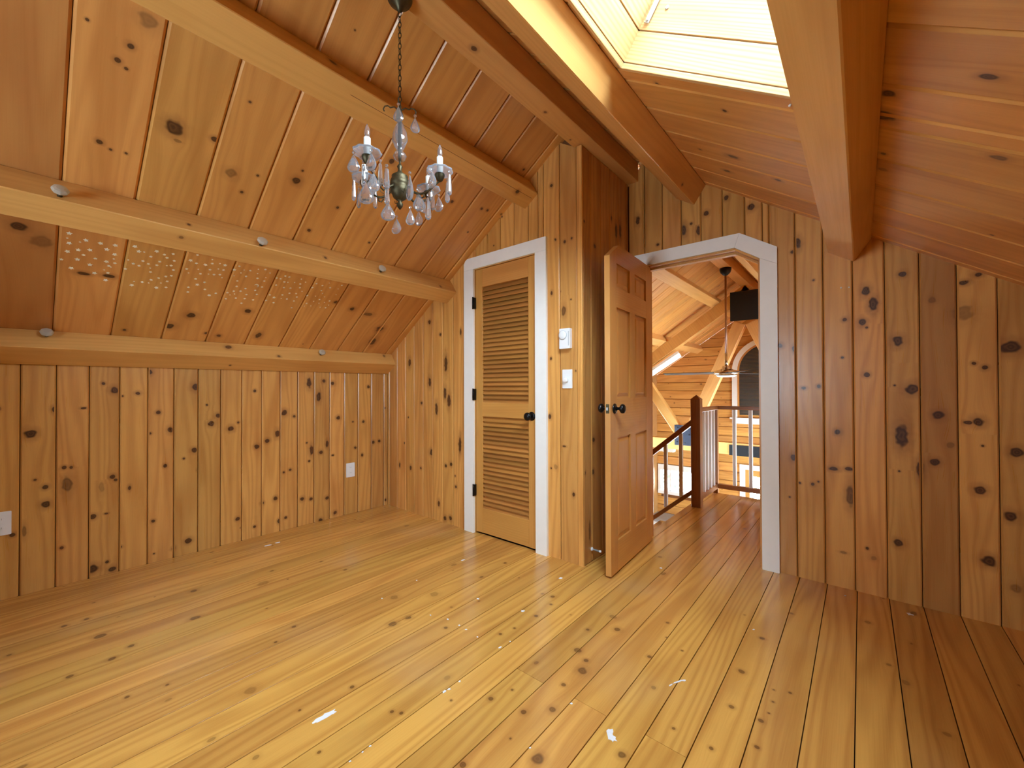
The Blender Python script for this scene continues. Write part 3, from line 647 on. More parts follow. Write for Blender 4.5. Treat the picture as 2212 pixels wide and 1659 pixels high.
for pz in (655, 852, 1058):
    hp = hitY(1021, pz, YC-0.02)
    h = empty('hinge', (CO0, YC-0.022, hp[2])); under(h, d1)
    lathe('hinge_pin', [(0.0055, -0.047), (0.0055, 0.047)], (CO0+0.002, YC-0.024, hp[2]), AZ, M_IRON, h, n=10)
    box('hinge_leaf', (CO0-0.001, YC-0.0225, hp[2]-0.044), (CO0+0.012, YC+0.003, hp[2]+0.044), M_IRON, h)
# dark closet behind the slats
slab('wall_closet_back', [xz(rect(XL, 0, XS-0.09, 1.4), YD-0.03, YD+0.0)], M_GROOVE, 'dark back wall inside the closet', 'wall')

# ------------------------------------------------------------------ open six panel door
d2 = empty('door_2', (DO0+0.008, YD-0.004, 0), label='open six panel wooden door with a clipped top corner and black knobs', cat='door', kind='structure')
ang = math.radians(-86.5)
LW, LT = 0.752, 0.035
def leaf(name, poly, y0, y1, mat, grain='z'):
    """piece of the leaf: poly in (width from hinge, height); thickness y0..y1; local frame of the empty"""
    xs = [p[0] for p in poly]; zs = [p[1] for p in poly]
    seed = RNG.uniform(0, 40)
    # build with prism in local axes then attach without moving
    if grain == 'z': o = prism(name, [(p[0], p[1]) for p in poly], (0, y0, 0), AX, AZ, AY, y1-y0, mat, seed=seed, cham=0.0012)
    else: o = prism(name, [(p[0], p[1]) for p in poly], (0, y0, 0), AX, AZ, AY, y1-y0, mat, seed=seed, cham=0.0012)
    # grain coordinates along the piece
    me = o.data; pcs = np.zeros(len(me.vertices)*3, np.float32); co = np.zeros(len(me.vertices)*3, np.float32); me.vertices.foreach_get('co', co); co = co.reshape(-1, 3)
    g = np.stack([co[:, 0], co[:, 2], np.full(len(co), seed)], 1) if grain == 'z' else np.stack([co[:, 2], co[:, 0], np.full(len(co), seed)], 1)
    me.attributes['pc'].data.foreach_set('vector', g.astype(np.float32).ravel())
    o.parent = d2; return o
zb, zt = 0.012, DOZ-0.018; S1, S2 = 0.105, LW-0.105
CL = (LW-0.144, zt); CR = (LW, zt-0.096)
leaf('stile', rect(0, zb, S1, zt), 0, LT, M_DOOR); leaf('stile', [(S2, zb), (LW, zb), CR, (S2, zt-(S2-CL[0])/(LW-CL[0])*0.096)], 0, LT, M_DOOR)
RZ_ = [(zb, 0.20), (0.84, 1.08), (1.65, 1.775), (1.925, zt)]
for i, (a, b) in enumerate(RZ_):
    if i == 3: leaf('rail', [(S1, a), (S2, a), (S2, zt-(S2-CL[0])/(LW-CL[0])*0.096), (CL[0], zt), (S1, zt)], 0.0003, LT-0.0003, M_DOOR, 'x')
    else: leaf('rail', rect(S1, a, S2, b), 0.0003, LT-0.0003, M_DOOR, 'x')
MM = ((S1+S2)/2-0.047, (S1+S2)/2+0.047)
for (a, b), (c, d) in zip(RZ_[:-1], RZ_[1:]):
    leaf('mullion', rect(MM[0], b, MM[1], c), 0.0003, LT-0.0003, M_DOOR)
    for p, q in ((S1, MM[0]), (MM[1], S2)):
        # raised panel: thin edge, thick field
        o = leaf('panel', rect(p-0.004, b-0.004, q+0.004, c+0.004), 0.012, LT-0.012, M_DOOR)
        for y, s in ((0.012, -1), (LT-0.012, 1)):
            e = 0.034; x0, x1, z0, z1 = p+0.012, q-0.012, b+0.012, c-0.012; xi0, xi1, zi0, zi1 = p+e, q-e, b+e, c-e
            if zi1 <= zi0: continue
            V = [(x0, y, z0), (x1, y, z0), (x1, y, z1), (x0, y, z1), (xi0, y+s*0.008, zi0), (xi1, y+s*0.008, zi0), (xi1, y+s*0.008, zi1), (xi0, y+s*0.008, zi1)]
            F = [(4, 5, 6, 7)]+[(i, (i+1) % 4, 4+(i+1) % 4, 4+i) for i in range(4)]
            if s > 0: F = [f[::-1] for f in F]
            r = RNG.uniform(0, 40)
            f = link('panel_field', mesh('panel_field', V, F, M_DOOR, attrs={'pc': ('POINT', [(v[0], v[2], r) for v in V])})); f.parent = o
            f.location = -Vector(o.location)
for zc in (1.02,):
    for s, y in ((-1, 0.0), (1, LT)):
        knob(d2, (LW-0.062+d2.location.x, y+d2.location.y, zc), (0, s, 0))
    box('latch_plate', (LW-0.0008+d2.location.x, 0.007+d2.location.y, zc-0.028), (LW+0.0012+d2.location.x, LT-0.007+d2.location.y, zc+0.028), M_BRONZE, d2)
    box('latch_bolt', (LW+0.0012+d2.location.x, 0.012+d2.location.y, zc-0.009), (LW+0.009+d2.location.x, LT-0.012+d2.location.y, zc+0.009), M_STEEL, d2)
for zc in (0.25, 1.05, 1.85):
    lathe('hinge_pin', [(0.0055, -0.045), (0.0055, 0.045)], (d2.location.x-0.004, d2.location.y-0.006, zc), AZ, M_IRON, d2, n=10)
d2.rotation_euler[2] = ang

# spring stop on the closet side wall
ds_ = empty('door_stop_bumper', (XS, 2.43, 0.08), label='small white tipped door stop screwed low on the closet side', cat='door stop', kind='thing')
lathe('stop_base', [(0.013, 0), (0.013, 0.004), (0.008, 0.010)], (XS, 2.43, 0.08), AX, M_PLAST, ds_, n=14)
tube('stop_spring', [(XS+0.008+0.048*i/60, 2.43+0.0055*math.cos(i*0.9), 0.08+0.0055*math.sin(i*0.9)) for i in range(61)], 0.0014, M_GALV, ds_, n=5)
lathe('stop_tip', [(0.004, 0.0), (0.008, 0.003), (0.008, 0.013), (0.004, 0.016)], (XS+0.056, 2.43, 0.08), AX, M_PLAST, ds_, n=14)

# ------------------------------------------------------------------ wall fittings
def plate(parent, cx, cz, w, h, t, wall, mat=M_PLAST, nm='cover_plate'):
    if wall == 'closet': return prism(nm, rect(cx-w/2, cz-h/2, cx+w/2, cz+h/2), (0, YC-t, 0), AX, AZ, AY, t-0.0003, mat, parent, cham=0.003)
    return prism(nm, rect(cx-w/2, cz-h/2, cx+w/2, cz+h/2), (XL+0.0003, 0, 0), AY, AZ, AX, t-0.0003, mat, parent, cham=0.003)
th = empty('thermostat', (-1.485, YC, 1.40), label='white wall thermostat with a round dial beside the closet door', cat='thermostat')
plate(th, -1.487, 1.473, 0.082, 0.133, 0.026, 'closet', nm='housing')
lathe('dial_ring', [(0.031, 0), (0.031, 0.003), (0.027, 0.0032)], (-1.500, YC-0.026, 1.496), (0, -1, 0), M_DIAL, th, n=32)
lathe('dial', [(0.028, 0), (0.028, 0.006), (0.024, 0.0075), (0.002, 0.0078)], (-1.500, YC-0.0255, 1.496), (0, -1, 0), M_PLAST, th, n=32)
box('pointer_strip', (-1.458, YC-0.0272, 1.425), (-1.454, YC-0.0258, 1.52), M_DIAL, th)
sw = empty('light_switch', (-1.480, YC, 1.145), label='white dimmer switch with a round knob under the thermostat', cat='switch')
plate(sw, -1.480, 1.207, 0.074, 0.124, 0.007, 'closet')
lathe('dimmer_knob', [(0.019, 0), (0.018, 0.012), (0.015, 0.018), (0.011, 0.0195), (0.002, 0.0195)], (-1.488, YC-0.0068, 1.199), (0, -1, 0), M_PLAST, sw, n=28)
for cyy, czz, lb in ((1.934, 0.4, 'white outlet plate on the low wall near the corner'), (-0.085, 0.417, 'white outlet plate cut by the left edge of the view')):
    o = empty('wall_outlet', (XL, cyy, czz-0.06), label=lb, cat='outlet', group='outlets on the low wall')
    plate(o, cyy, czz, 0.082, 0.128, 0.006, 'left')
    for dz in (-0.024, 0.024):
        s_ = prism('socket', chamf(rect(cyy-0.0165, czz+dz-0.014, cyy+0.0165, czz+dz+0.014), 0.005), (XL+0.0058, 0, 0), AY, AZ, AX, 0.002, M_PLAST, o)
        for dy in (-0.006, 0.006):
            sl_ = box('slot', (XL+0.0077, cyy+dy-0.001, czz+dz-0.004), (XL+0.0081, cyy+dy+0.001, czz+dz+0.005), M_DIAL); sl_.parent = s_; sl_.location = Vector(sl_.location)-Vector(s_.location)-Vector(o.location)
# glass knobs on the beams
def glass_knob(px, py, c, label):
    P, _ = hit(px, py, (CT, 0, ST), c); ax = Vector((CT, 0, ST)); P = Vector(P)-ax*0.030
    k = empty('glass_knob', P, label=label, cat='knob', group='glass peg knobs on the roof beams')
    lathe('knob_stem', [(0.009, 0), (0.008, 0.006), (0.006, 0.012), (0.006, 0.026)], P, ax, M_BRONZE, k, n=14)
    lathe('knob_head', [(0.006, 0.016), (0.018, 0.019), (0.0255, 0.026), (0.0270, 0.034), (0.022, 0.041), (0.012, 0.044), (0.002, 0.0445)], P, ax, M_KNOBG, k, n=16, smooth=False, flute=0.03, nf=8)
cP2 = CT*(RID+VL*1.545)[0]+ST*(RID+VL*1.545)[2]; cP1 = CT*(RID+VL*2.585)[0]+ST*(RID+VL*2.585)[2]
glass_knob(130, 411, cP2+0.030, 'glass knob nearest the view on the upper knobbed beam')
glass_knob(567, 521, cP2+0.030, 'middle glass knob of three on the upper knobbed beam')
glass_knob(826, 580, cP2+0.030, 'glass knob nearest the closet on the upper knobbed beam')
glass_knob(101, 718, cP1+0.030, 'glass knob at the near end of the lowest beam')
glass_knob(696, 761, cP1+0.030, 'glass knob at the far end of the lowest beam')

# star stickers
STARS_A = [(305,147,3),(280,210,1),(528,238,3),(305,278,3),(448,262,1),(722,280,3),(918,307,3),(280,387,3),(425,367,3),(580,368,3),(805,362,3),(495,435,2),(412,492,3),(200,492,2),(652,482,2),(908,428,3),(800,522,3),(910,542,2),(580,563,3),(830,580,2),(855,594,1),(330,608,3),(768,632,1),(640,675,3),(818,672,2),(788,767,3),(895,487,1),(1050,618,2),(1088,500,1),(1178,321,3),(1228,388,3),(1300,395,1),(1467,386,3),(1388,457,2),(1568,430,2),(1685,422,2),(1603,472,2),(1283,514,2),(1355,553,2),(1505,523,2),(1698,512,2),(1155,550,2),(1232,578,2),(1467,570,2),(1600,576,1),(1657,576,2),(1383,660,2),(1688,634,2),(1587,720,2),(1660,710,2),(1490,740,2),(1391,764,2),(1273,794,2),(1605,785,2),(1135,835,3),(1462,868,3),(1588,864,2),(1358,805,1),(1520,806,1),(1380,608,1),(1165,785,1)]
STARS_B = [(165,128,2),(73,200,3),(362,188,1),(150,238,2),(270,257,3),(360,242,2),(462,242,1),(530,263,3),(20,312,2),(175,317,1),(330,323,2),(440,313,1),(510,328,2),(45,365,1),(203,377,2),(310,381,1),(383,388,2),(462,389,2),(487,430,1),(138,445,2),(257,490,2),(160,522,3),(42,556,2),(262,584,2),(36,619,2),(320,662,3),(407,636,2),(720,277,2),(653,323,3),(783,327,1),(865,334,2),(972,317,1),(1065,321,2),(740,365,1),(962,374,1),(1126,366,1),(648,403,1),(807,411,2),(960,437,2),(1070,430,1),(692,472,2),(1050,474,2),(683,544,2),(800,574,2),(1020,553,2),(928,597,2),(645,608,2),(735,607,2),(562,627,2),(595,657,1),(655,645,1),(812,653,2),(950,650,2),(540,708,2),(672,700,2),(790,707,2),(900,724,2),(747,767,2),(1330,407,2),(1383,420,2),(1215,432,2),(1267,444,2),(1317,486,2),(1363,491,1),(1542,448,1),(1597,488,1),(1527,512,2),(1207,527,2),(1310,560,2),(1397,567,2),(1522,562,2),(1550,610,1),(1384,635,2),(1472,640,2),(1290,657,2),(1124,656,2),(1180,691,3),(1350,712,2),(1482,685,2),(1075,731,2),(1443,738,2),(1173,760,2),(1275,705,1),(1412,828,2),(1743,508,2),(1912,499,1),(1822,533,2),(1690,560,2),(1925,562,2),(2080,530,2),(1808,600,2),(2030,578,1),(1822,638,1),(1620,666,2),(1730,673,1),(1850,684,1),(2002,655,1),(1783,718,2),(1705,742,1),(1915,738,2),(1775,767,1),(1848,757,1),(1612,770,2),(1580,806,1),(1668,802,1),(1790,820,1),(1863,828,2),(1905,792,1),(1452,492,1)]
def star_mesh(r, t=0.0015):
    n = 10; pts = [(r*(1 if i % 2 == 0 else 0.55)*math.cos(math.pi*i/5), r*(1 if i % 2 == 0 else 0.55)*math.sin(math.pi*i/5)) for i in range(n)]
    V = [(x, y, 0) for x, y in pts]+[(x*0.9, y*0.9, t) for x, y in pts]
    F = [tuple(range(n))[::-1], tuple(range(n, 2*n))]+[(i, (i+1) % n, n+(i+1) % n, n+i) for i in range(n)]
    return mesh('star_sticker', V, F, M_STAR)
SM = {1: star_mesh(0.0050), 2: star_mesh(0.0082), 3: star_mesh(0.0112)}
qL = Vector(tuple(NL)).to_track_quat('Z', 'Y')
SZ = {1: 'tiny', 2: 'small', 3: 'larger'}; ORD = ['first', 'second', 'third', 'fourth', 'fifth', 'sixth', 'seventh', 'eighth']
for lst, ox, oy in ((STARS_A, 100, 480), (STARS_B, 400, 530)):
    for x, y, s in lst:
        P, _ = hit(ox+x*0.16275, oy+y*0.16275, NL, NL@RID)
        if lst is STARS_A and x > 1840: continue
        o = link('star_sticker', SM[s], label='%s pale star sticker on the %s starred ceiling board from the near end' % (SZ[s], ORD[max(0, min(7, int(math.floor((P[1]-0.1)/0.2395))))]), cat='sticker', group='star stickers on the sloping ceiling')
        o.location = Vector(P)+Vector(tuple(NL))*0.0001; o.rotation_mode = 'QUATERNION'
        o.rotation_quaternion = qL @ Matrix.Rotation(RNG.uniform(0, 6.28), 3, 'Z').to_quaternion()
P, _ = hit(400+948*0.16275, 530+533*0.16275, NL, NL@RID)
pts = [(0.013*math.cos(a), 0.013*math.sin(a)) for a in np.linspace(-2.1, 2.1, 13)]+[(0.0105*math.cos(a)-0.005, 0.0108*math.sin(a)) for a in np.linspace(1.9, -1.9, 11)]
n = len(pts); V = [(x, y, 0) for x, y in pts]+[(x, y, 0.0015) for x, y in pts]
mo = link('moon_sticker', mesh('moon_sticker', V, [tuple(range(n))[::-1], tuple(range(n, 2*n))]+[(i, (i+1) % n, n+(i+1) % n, n+i) for i in range(n)], M_STAR), label='pale crescent moon sticker among the star stickers', cat='sticker')
mo.location = Vector(P)+Vector(tuple(NL))*0.0001; mo.rotation_mode = 'QUATERNION'; mo.rotation_quaternion = qL @ Matrix.Rotation(0.9, 3, 'Z').to_quaternion()
# push pins
for px, py, lb in ((1817, 622, 'white push pin further from the board joint right of the doorway'), (1834, 621, 'white push pin close to the board joint right of the doorway')):
    P = hitY(px, py, YD)
    lathe('push_pin', [(0.0035, 0), (0.0045, 0.004), (0.0045, 0.0075), (0.002, 0.009)], P, (0, -1, 0), M_PLAST, n=12, label=lb, cat='push pin', group='push pins by the doorway')
P = hit(1708, 225, NR, NR@(RID))[0]
lathe('push_pin', [(0.0035, 0), (0.0045, 0.004), (0.0045, 0.007), (0.002, 0.009)], P, NR, M_PLAST, n=12, label='white push pin in the ceiling below the skylight corner', cat='push pin')

# ------------------------------------------------------------------ chandelier
CX, CYY = -1.405, 0.968
CD = float((np.array((CX, CYY, CAM_H))-C0)@fw)                  # its distance along the view
def cpt(px, py, dd=0.0):
    """point on the ray at the chandelier's distance + dd"""
    d = ray(px, py); return C0+d*((CD+dd)/float(d@fw))
def cq(x, y, dd=0.0): return cpt(700+x*0.19293, 200+y*0.19288, dd)
def cz(y): return float(cq(835, y)[2])                          # height of a feature on the axis
ch = empty('chandelier', (CX, CYY, cz(1560)), label='brass chandelier with white candle sleeves and hanging crystal drops', cat='chandelier')
def clathe(nm, prof, mat=M_BRONZE, **kw): return lathe(nm, [(r, 0.0+h) for r, h in prof], (CX, CYY, 0), AZ, mat, ch, **kw)
clathe('canopy', [(0.050, 2.7245), (0.050, 2.716), (0.044, 2.704), (0.026, 2.690), (0.014, 2.677), (0.010, 2.669), (0.004, 2.664)][::-1], n=24)
ztop, zbot = 2.666, cz(150)
nlink = int((ztop-zbot)/0.0215)
for i in range(nlink):
    z = ztop-(i+0.5)*(ztop-zbot)/nlink; a = math.pi/2*(i % 2)+0.5
    pts = [(CX+0.0062*math.cos(t)*math.cos(a), CYY+0.0062*math.cos(t)*math.sin(a), z+0.0135*math.sin(t)) for t in np.linspace(0, 2*math.pi, 12, endpoint=False)]
    tube('chain_link', pts, 0.0017, M_BRONZE, ch, n=5, closed=True)
Z = cz
clathe('stem', [(0.004, Z(900)), (0.0042, Z(700)), (0.0042, Z(150))], n=10)
clathe('crown_hub', [(0.003, Z(300)), (0.012, Z(270)), (0.015, Z(240)), (0.010, Z(200)), (0.006, Z(160)), (0.008, Z(140)), (0.003, Z(120))])
clathe('glass_column', [(0.005, Z(760)), (0.020, Z(740)), (0.026, Z(700)), (0.018, Z(660)), (0.010, Z(640)), (0.019, Z(600)), (0.030, Z(520)), (0.026, Z(430)), (0.014, Z(350)), (0.009, Z(310))], M_CRYSTAL, n=16, flute=0.05, nf=8)
clathe('urn', [(0.003, Z(1300)), (0.011, Z(1270)), (0.013, Z(1240)), (0.006, Z(1215)), (0.014, Z(1195)), (0.026, Z(1170)), (0.030, Z(1140)), (0.036, Z(1110)), (0.0385, Z(1060)), (0.034, Z(1045)), (0.038, Z(1030)), (0.037, Z(990)), (0.030, Z(945)), (0.032, Z(930)), (0.020, Z(905)), (0.009, Z(880)), (0.007, Z(850)), (0.011, Z(820)), (0.005, Z(790))], n=28)
ZB = Z(830)-0.030; AR = 0.163
dirs = [(math.radians(a)) for a in (-120, -4, 164, 58)]
def off(a, r): v = rt0*math.cos(a)*r + np.array([fw[0], fw[1], 0])/math.hypot(fw[0], fw[1])*math.sin(a)*r; return v
prng = random.Random(3)
def drop_mesh(kind, L, W):
    n = 10
    if kind == 'pear': prof = [(0.04, 0), (0.18, 0.07), (0.40, 0.22), (0.72, 0.42), (0.95, 0.60), (1.0, 0.70), (0.93, 0.82), (0.72, 0.92), (0.40, 0.98), (0.05, 1.0)]; sq = 0.42
    elif kind == 'prism': prof = [(0.05, 0), (0.55, 0.06), (0.70, 0.25), (0.85, 0.55), (1.0, 0.82), (0.75, 0.93), (0.05, 1.0)]; sq = 0.8
    else: prof = [(0.05, 0), (0.7, 0.2), (1, 0.5), (0.7, 0.8), (0.05, 1.0)]; sq = 1.0
    n = 12 if kind == 'pear' else 8 if kind == 'bead' else 6
    V = []; F = []
    for r, h in prof:
        for i in range(n):
            a = 2*math.pi*i/n; k = 1.0+(0.05*math.cos(6*a) if kind == 'pear' else 0)
            V.append((W*r*k*math.cos(a), W*r*k*sq*math.sin(a), -L*h))
    m = len(prof)
    for j in range(m-1):
        for i in range(n): F.append((j*n+i, (j+1)*n+i, (j+1)*n+(i+1) % n, j*n+(i+1) % n))
    F.append(tuple(range(n))); F.append(tuple(range((m-1)*n, m*n))[::-1])
    return mesh('crystal_drop', V, F, M_CRYSTAL)
BEAD = drop_mesh('bead', 0.013, 0.0062)
def drop(P, kind, L, W, bead=True, rotz=None):
    """a crystal hanging from P"""
    P = Vector(P)
    if bead:
        b = link('crystal_bead', BEAD); b.location = P; under(b, ch); P = P-Vector((0, 0, 0.014))
    o = link('crystal_drop', drop_mesh(kind, L, W)); o.location = P; o.rotation_euler[2] = (YAW+prng.uniform(-0.5, 0.5)) if rotz is None else rotz
    under(o, ch); return o
for i, a in enumerate(dirs):
    o_ = off(a, AR); bx_, by_ = CX+o_[0], CYY+o_[1]
    # arm: leaves the urn, dips, rises to the cup
    pts = []
    for t in np.linspace(0, 1, 15):
        r = 0.030+t*(AR-0.030); zz = Z(1050)+0.020*math.sin(t*math.pi*1.0)*-1.0*(1-t)+(ZB-0.028-Z(1050))*(t**2.2)
        q = off(a, r); pts.append((CX+q[0], CYY+q[1], zz-0.022*math.sin(t*math.pi)))
    tube('arm', pts, [0.0048-0.0012*t for t in np.linspace(0, 1, 15)], M_BRONZE, ch, n=8)
    sc0 = [(CX+off(a, r)[0], CYY+off(a, r)[1], z) for r, z in ((0.075, Z(1150)), (0.085, Z(1185)), (0.098, Z(1170)), (0.098, Z(1135)), (0.088, Z(1128)))]
    tube('scroll', sc0, 0.0028, M_BRONZE, ch, n=6)
    lathe('cup', [(0.003, -0.034), (0.011, -0.028), (0.0175, -0.016), (0.020, -0.006), (0.018, 0.0)], (bx_, by_, ZB), AZ, M_BRONZE, ch, n=18)
    lathe('bobeche', [(0.012, -0.001), (0.030, -0.005), (0.044, 0.001), (0.050, 0.009), (0.0515, 0.012), (0.045, 0.007), (0.030, 0.0005), (0.012, 0.003)], (bx_, by_, ZB), AZ, M_BOB, ch, n=36, flute=0.05, nf=9)
    lathe('candle_sleeve', [(0.0122, 0.002), (0.0122, 0.064), (0.0112, 0.065)], (bx_, by_, ZB), AZ, M_CANDLE, ch, n=18)
    lathe('bulb', [(0.006, 0.064), (0.0085, 0.072), (0.0105, 0.084), (0.0085, 0.098), (0.0045, 0.109), (0.001, 0.116)], (bx_, by_, ZB), AZ, M_CRYSTAL, ch, n=14)
    for k in range(4):
        q = a+math.pi/4+k*math.pi/2+0.35
        dv = off(q, 0.048); P = (bx_+dv[0], by_+dv[1], ZB+0.002)
        drop(P, 'prism' if (k+i) % 3 else 'pear', 0.088 if (k+i) % 3 else 0.066, 0.0098 if (k+i) % 3 else 0.021)
# crown hooks with pears
for a in (-170, -80, 10, 100):
    aa = math.radians(a); pts = []
    for r, dz in ((0.006, 0.0), (0.022, 0.012), (0.036, 0.006), (0.046, 0.013), (0.058, 0.010), (0.064, -0.002), (0.060, -0.010)):
        q = off(aa, r); pts.append((CX+q[0], CYY+q[1], Z(180)+dz))
    tube('crown_hook', pts, 0.0025, M_BRONZE, ch, n=6)
    if a != -170: drop((pts[-1][0], pts[-1][1], pts[-1][2]), 'pear', 0.062, 0.0185)
# other drops read from the picture
for x, y, k, L, W, dd in ((470, 960, 'pear', 0.082, 0.027, -0.12), (715, 1190, 'pear', 0.072, 0.026, -0.04), (810, 1370, 'pear', 0.062, 0.0235, 0.0), (1065, 1090, 'pear', 0.070, 0.024, 0.0), (965, 1270, 'pear', 0.062, 0.017, -0.02),
                          (1060, 1290, 'pear', 0.060, 0.017, 0.04), (960, 880, 'pear', 0.100, 0.018, -0.06), (1165, 1130, 'prism', 0.095, 0.013, 0.02), (705, 1010, 'prism', 0.070, 0.011, -0.09), (700, 800, 'prism', 0.082, 0.012, -0.12), (555, 860, 'pear', 0.066, 0.0205, -0.16)):
    drop(cq(x, y, dd), k, L, W)
# fine wires that carry the lower pears
for a in (-60, 30, 120, 210):
    aa = math.radians(a); pts = []
    for r, z in ((0.030, Z(1120)), (0.055, Z(1175)), (0.075, Z(1150)), (0.080, Z(1120))): q = off(aa, r); pts.append((CX+q[0], CYY+q[1], z))
    tube('drop_wire', pts, 0.0012, M_BRONZE, ch, n=5)

# ------------------------------------------------------------------ landing beyond the door
RAILING_G = 'landing railings beyond the doorway'
nw = empty('newel_post', (-1.212, 4.188, 0), label='dark square newel post with a pointed cap on the landing', cat='post')
box('shaft', (-1.255, 4.145, 0), (-1.169, 4.231, 1.028), M_RAIL, nw, cham=0.003)
lathe('cap', [(0.0608, 0.0), (0.0608, 0.006), (0.002, 0.046)], (-1.212, 4.188, 1.028), AZ, M_RAIL, nw, n=4, smooth=False).rotation_euler[2] = math.pi/4
def baluster(parent, x, y, z0, z1, s=0.016): box('baluster', (x-s, y-s, z0), (x+s, y+s, z1), M_WHITE, parent, cham=0.002)
r1 = empty('landing_railing', (-1.212, 4.52, 0), label='short landing railing of white balusters between newel and corner post', cat='railing', group=RAILING_G)
box('top_rail', (-1.242, 4.232, 0.905), (-1.182, 4.90, 0.945), M_RAIL, r1, cham=0.004); box('bottom_rail', (-1.236, 4.232, 0.050), (-1.188, 4.845, 0.100), M_RAIL, r1, cham=0.003)
for i in range(5): baluster(r1, -1.212, 4.30+i*0.115, 0.10, 0.905)
box('corner_post', (-1.236, 4.846, 0.0), (-1.188, 4.894, 0.904), M_RAIL, r1, cham=0.003)
r2 = empty('landing_railing', (-0.5, 4.87, 0), label='long landing railing overlooking the room below, beyond the door', cat='railing', group=RAILING_G)
box('top_rail', (-1.181, 4.842, 0.908), (XR-0.01, 4.898, 0.945), M_RAIL, r2, cham=0.004); box('bottom_rail', (-1.187, 4.848, 0.055), (XR-0.01, 4.892, 0.102), M_RAIL, r2, cham=0.003)
for i in range(12): baluster(r2, -1.028+i*0.152, 4.87, 0.102, 0.908)
r3 = empty('stair_railing', (-1.26, 4.188, -1.2), label='sloping stair railing descending from the newel post', cat='railing', group=RAILING_G)
def sloped(nm, z0, w, t):
    dx, dz = -1.55, -1.55*0.85; L = math.hypot(dx, dz); d = np.array((dx/L, 0, dz/L)); nn = np.array((-d[2], 0, d[0])); nn = nn if nn[2] > 0 else -nn
    prism(nm, rect(-w/2, -t, w/2, 0), (-1.256, 4.188, z0), AY, nn, d, L, M_RAIL, r3, cham=0.003)
sloped('hand_rail', 0.835, 0.058, 0.046); sloped('bottom_rail', 0.159, 0.045, 0.038)
for i in range(9):
    x = -1.36-i*0.150; baluster(r3, x, 4.188, 0.159+(x+1.256)*0.85, 0.78+(x+1.256)*0.85)
prism('stringer', [(0, -0.02), (0, -0.28), (-1.6, -1.62), (-1.6, -1.36)], (-1.291, 4.21, 0), AX, AZ, AY, 0.03, M_WHITE, r3)

st = empty('staircase', (-1.29, 3.67, -1.2), label='pine stair treads with white risers going down beside the landing', cat='stairs')
for i in range(6):
    x1 = -1.292-i*0.235; z = -0.19*(i+1)
    box('tread', (x1-0.262, 3.16, z-0.03), (x1-0.012, 4.14, z), M_FLOOR, st, axis=1); box('riser', (x1-0.012, 3.16, z), (x1, 4.14, z+0.158), M_WHITE, st, axis=1)
# ------------------------------------------------------------------ the big room below and beyond
LOWZ = -2.6
floor2 = slab('floor_lower', [xy(rect(XL-0.1, YD+0.1, XR+0.1, YFAR+0.1), LOWZ-0.1, LOWZ)], M_BACK, 'wooden floor of the big room below the landing', 'floor')
GW = (5.3, 8.1, -1.5, 0.40)  # side window openings out of view, added to light the big room
for nm, x0, x1, lb in (('wall_hall_left', XL-0.1, XL, 'side wall of the big room with added tall windows, stair side'), ('wall_hall_right', XR, XR+0.1, 'side wall of the big room with added tall windows, doorway side')):
    slab(nm, [yz(rect(YD+0.115, LOWZ, GW[0], 1.43), x0, x1), yz(rect(GW[1], LOWZ, YFAR+0.1, 1.43), x0, x1), yz(rect(GW[0], LOWZ, GW[1], GW[2]), x0, x1), yz(rect(GW[0], GW[3], GW[1], 1.43), x0, x1)], M_BACK, lb, 'wall')
portal('daylight_added_hall_left', (XL-0.06, (GW[0]+GW[1])/2, (GW[2]+GW[3])/2), (0, -1, 0), AZ, GW[1]-GW[0], GW[3]-GW[2])
portal('daylight_added_hall_right', (XR+0.06, (GW[0]+GW[1])/2, (GW[2]+GW[3])/2), AY, AZ, GW[1]-GW[0], GW[3]-GW[2])
for k, (x, lb) in enumerate(((XL-0.05, 'tall side window added to light the big room, stair side'), (XR+0.05, 'tall side window added to light the big room, doorway side'))):
    w_ = slab('window_%d' % (5+k), [yz(rect(GW[0]+i*1.37, GW[2], GW[0]+i*1.37+0.06, GW[3]), x-0.03, x+0.03) for i in range(3)]+[yz(rect(GW[0], z-0.03, GW[1], z+0.03), x-0.03, x+0.03) for z in (GW[2]+0.03, GW[3]-0.03)], M_WHITE, lb, 'window')
    box('pane', (x-0.003, GW[0], GW[2]), (x+0.003, GW[1], GW[3]), M_PANE, w_)
# far wall with its openings
H1 = (-3.50, -2.72, -1.19, -0.72); H2 = (-1.715, -1.0, -2.2, -0.635)
def farpoly(x0, x1, z0): 
    p = [(x0, z0), (x1, z0), (x1, roof(x1))]
    if x0 < RX < x1: p.append((RX, RZ))
    return p+[(x0, roof(x0))]
F0, F1 = YFAR+BT, YFAR+0.1
wall_far = slab('wall_far', [xz(farpoly(XL, H1[0], LOWZ), F0, F1), xz(farpoly(H1[1], H2[0], LOWZ), F0, F1), xz(farpoly(H2[1], XR, LOWZ), F0, F1),
                 xz(rect(H1[0], LOWZ, H1[1], H1[2]), F0, F1), xz(farpoly(H1[0], H1[1], H1[3]), F0, F1), xz(rect(H2[0], LOWZ, H2[1], H2[2]), F0, F1), xz(farpoly(H2[0], H2[1], H2[3]), F0, F1)],
                 M_GROOVE, 'far gable wall of horizontal pine boards with an arched window', 'wall')
sF = Surf((0, YFAR, 0), AZ, AX, (0, -1, 0), wall_far, M_WALL, c=0.010, gap=0.004)
zj = joints(0.515, 0.185, LOWZ, RZ-0.06)
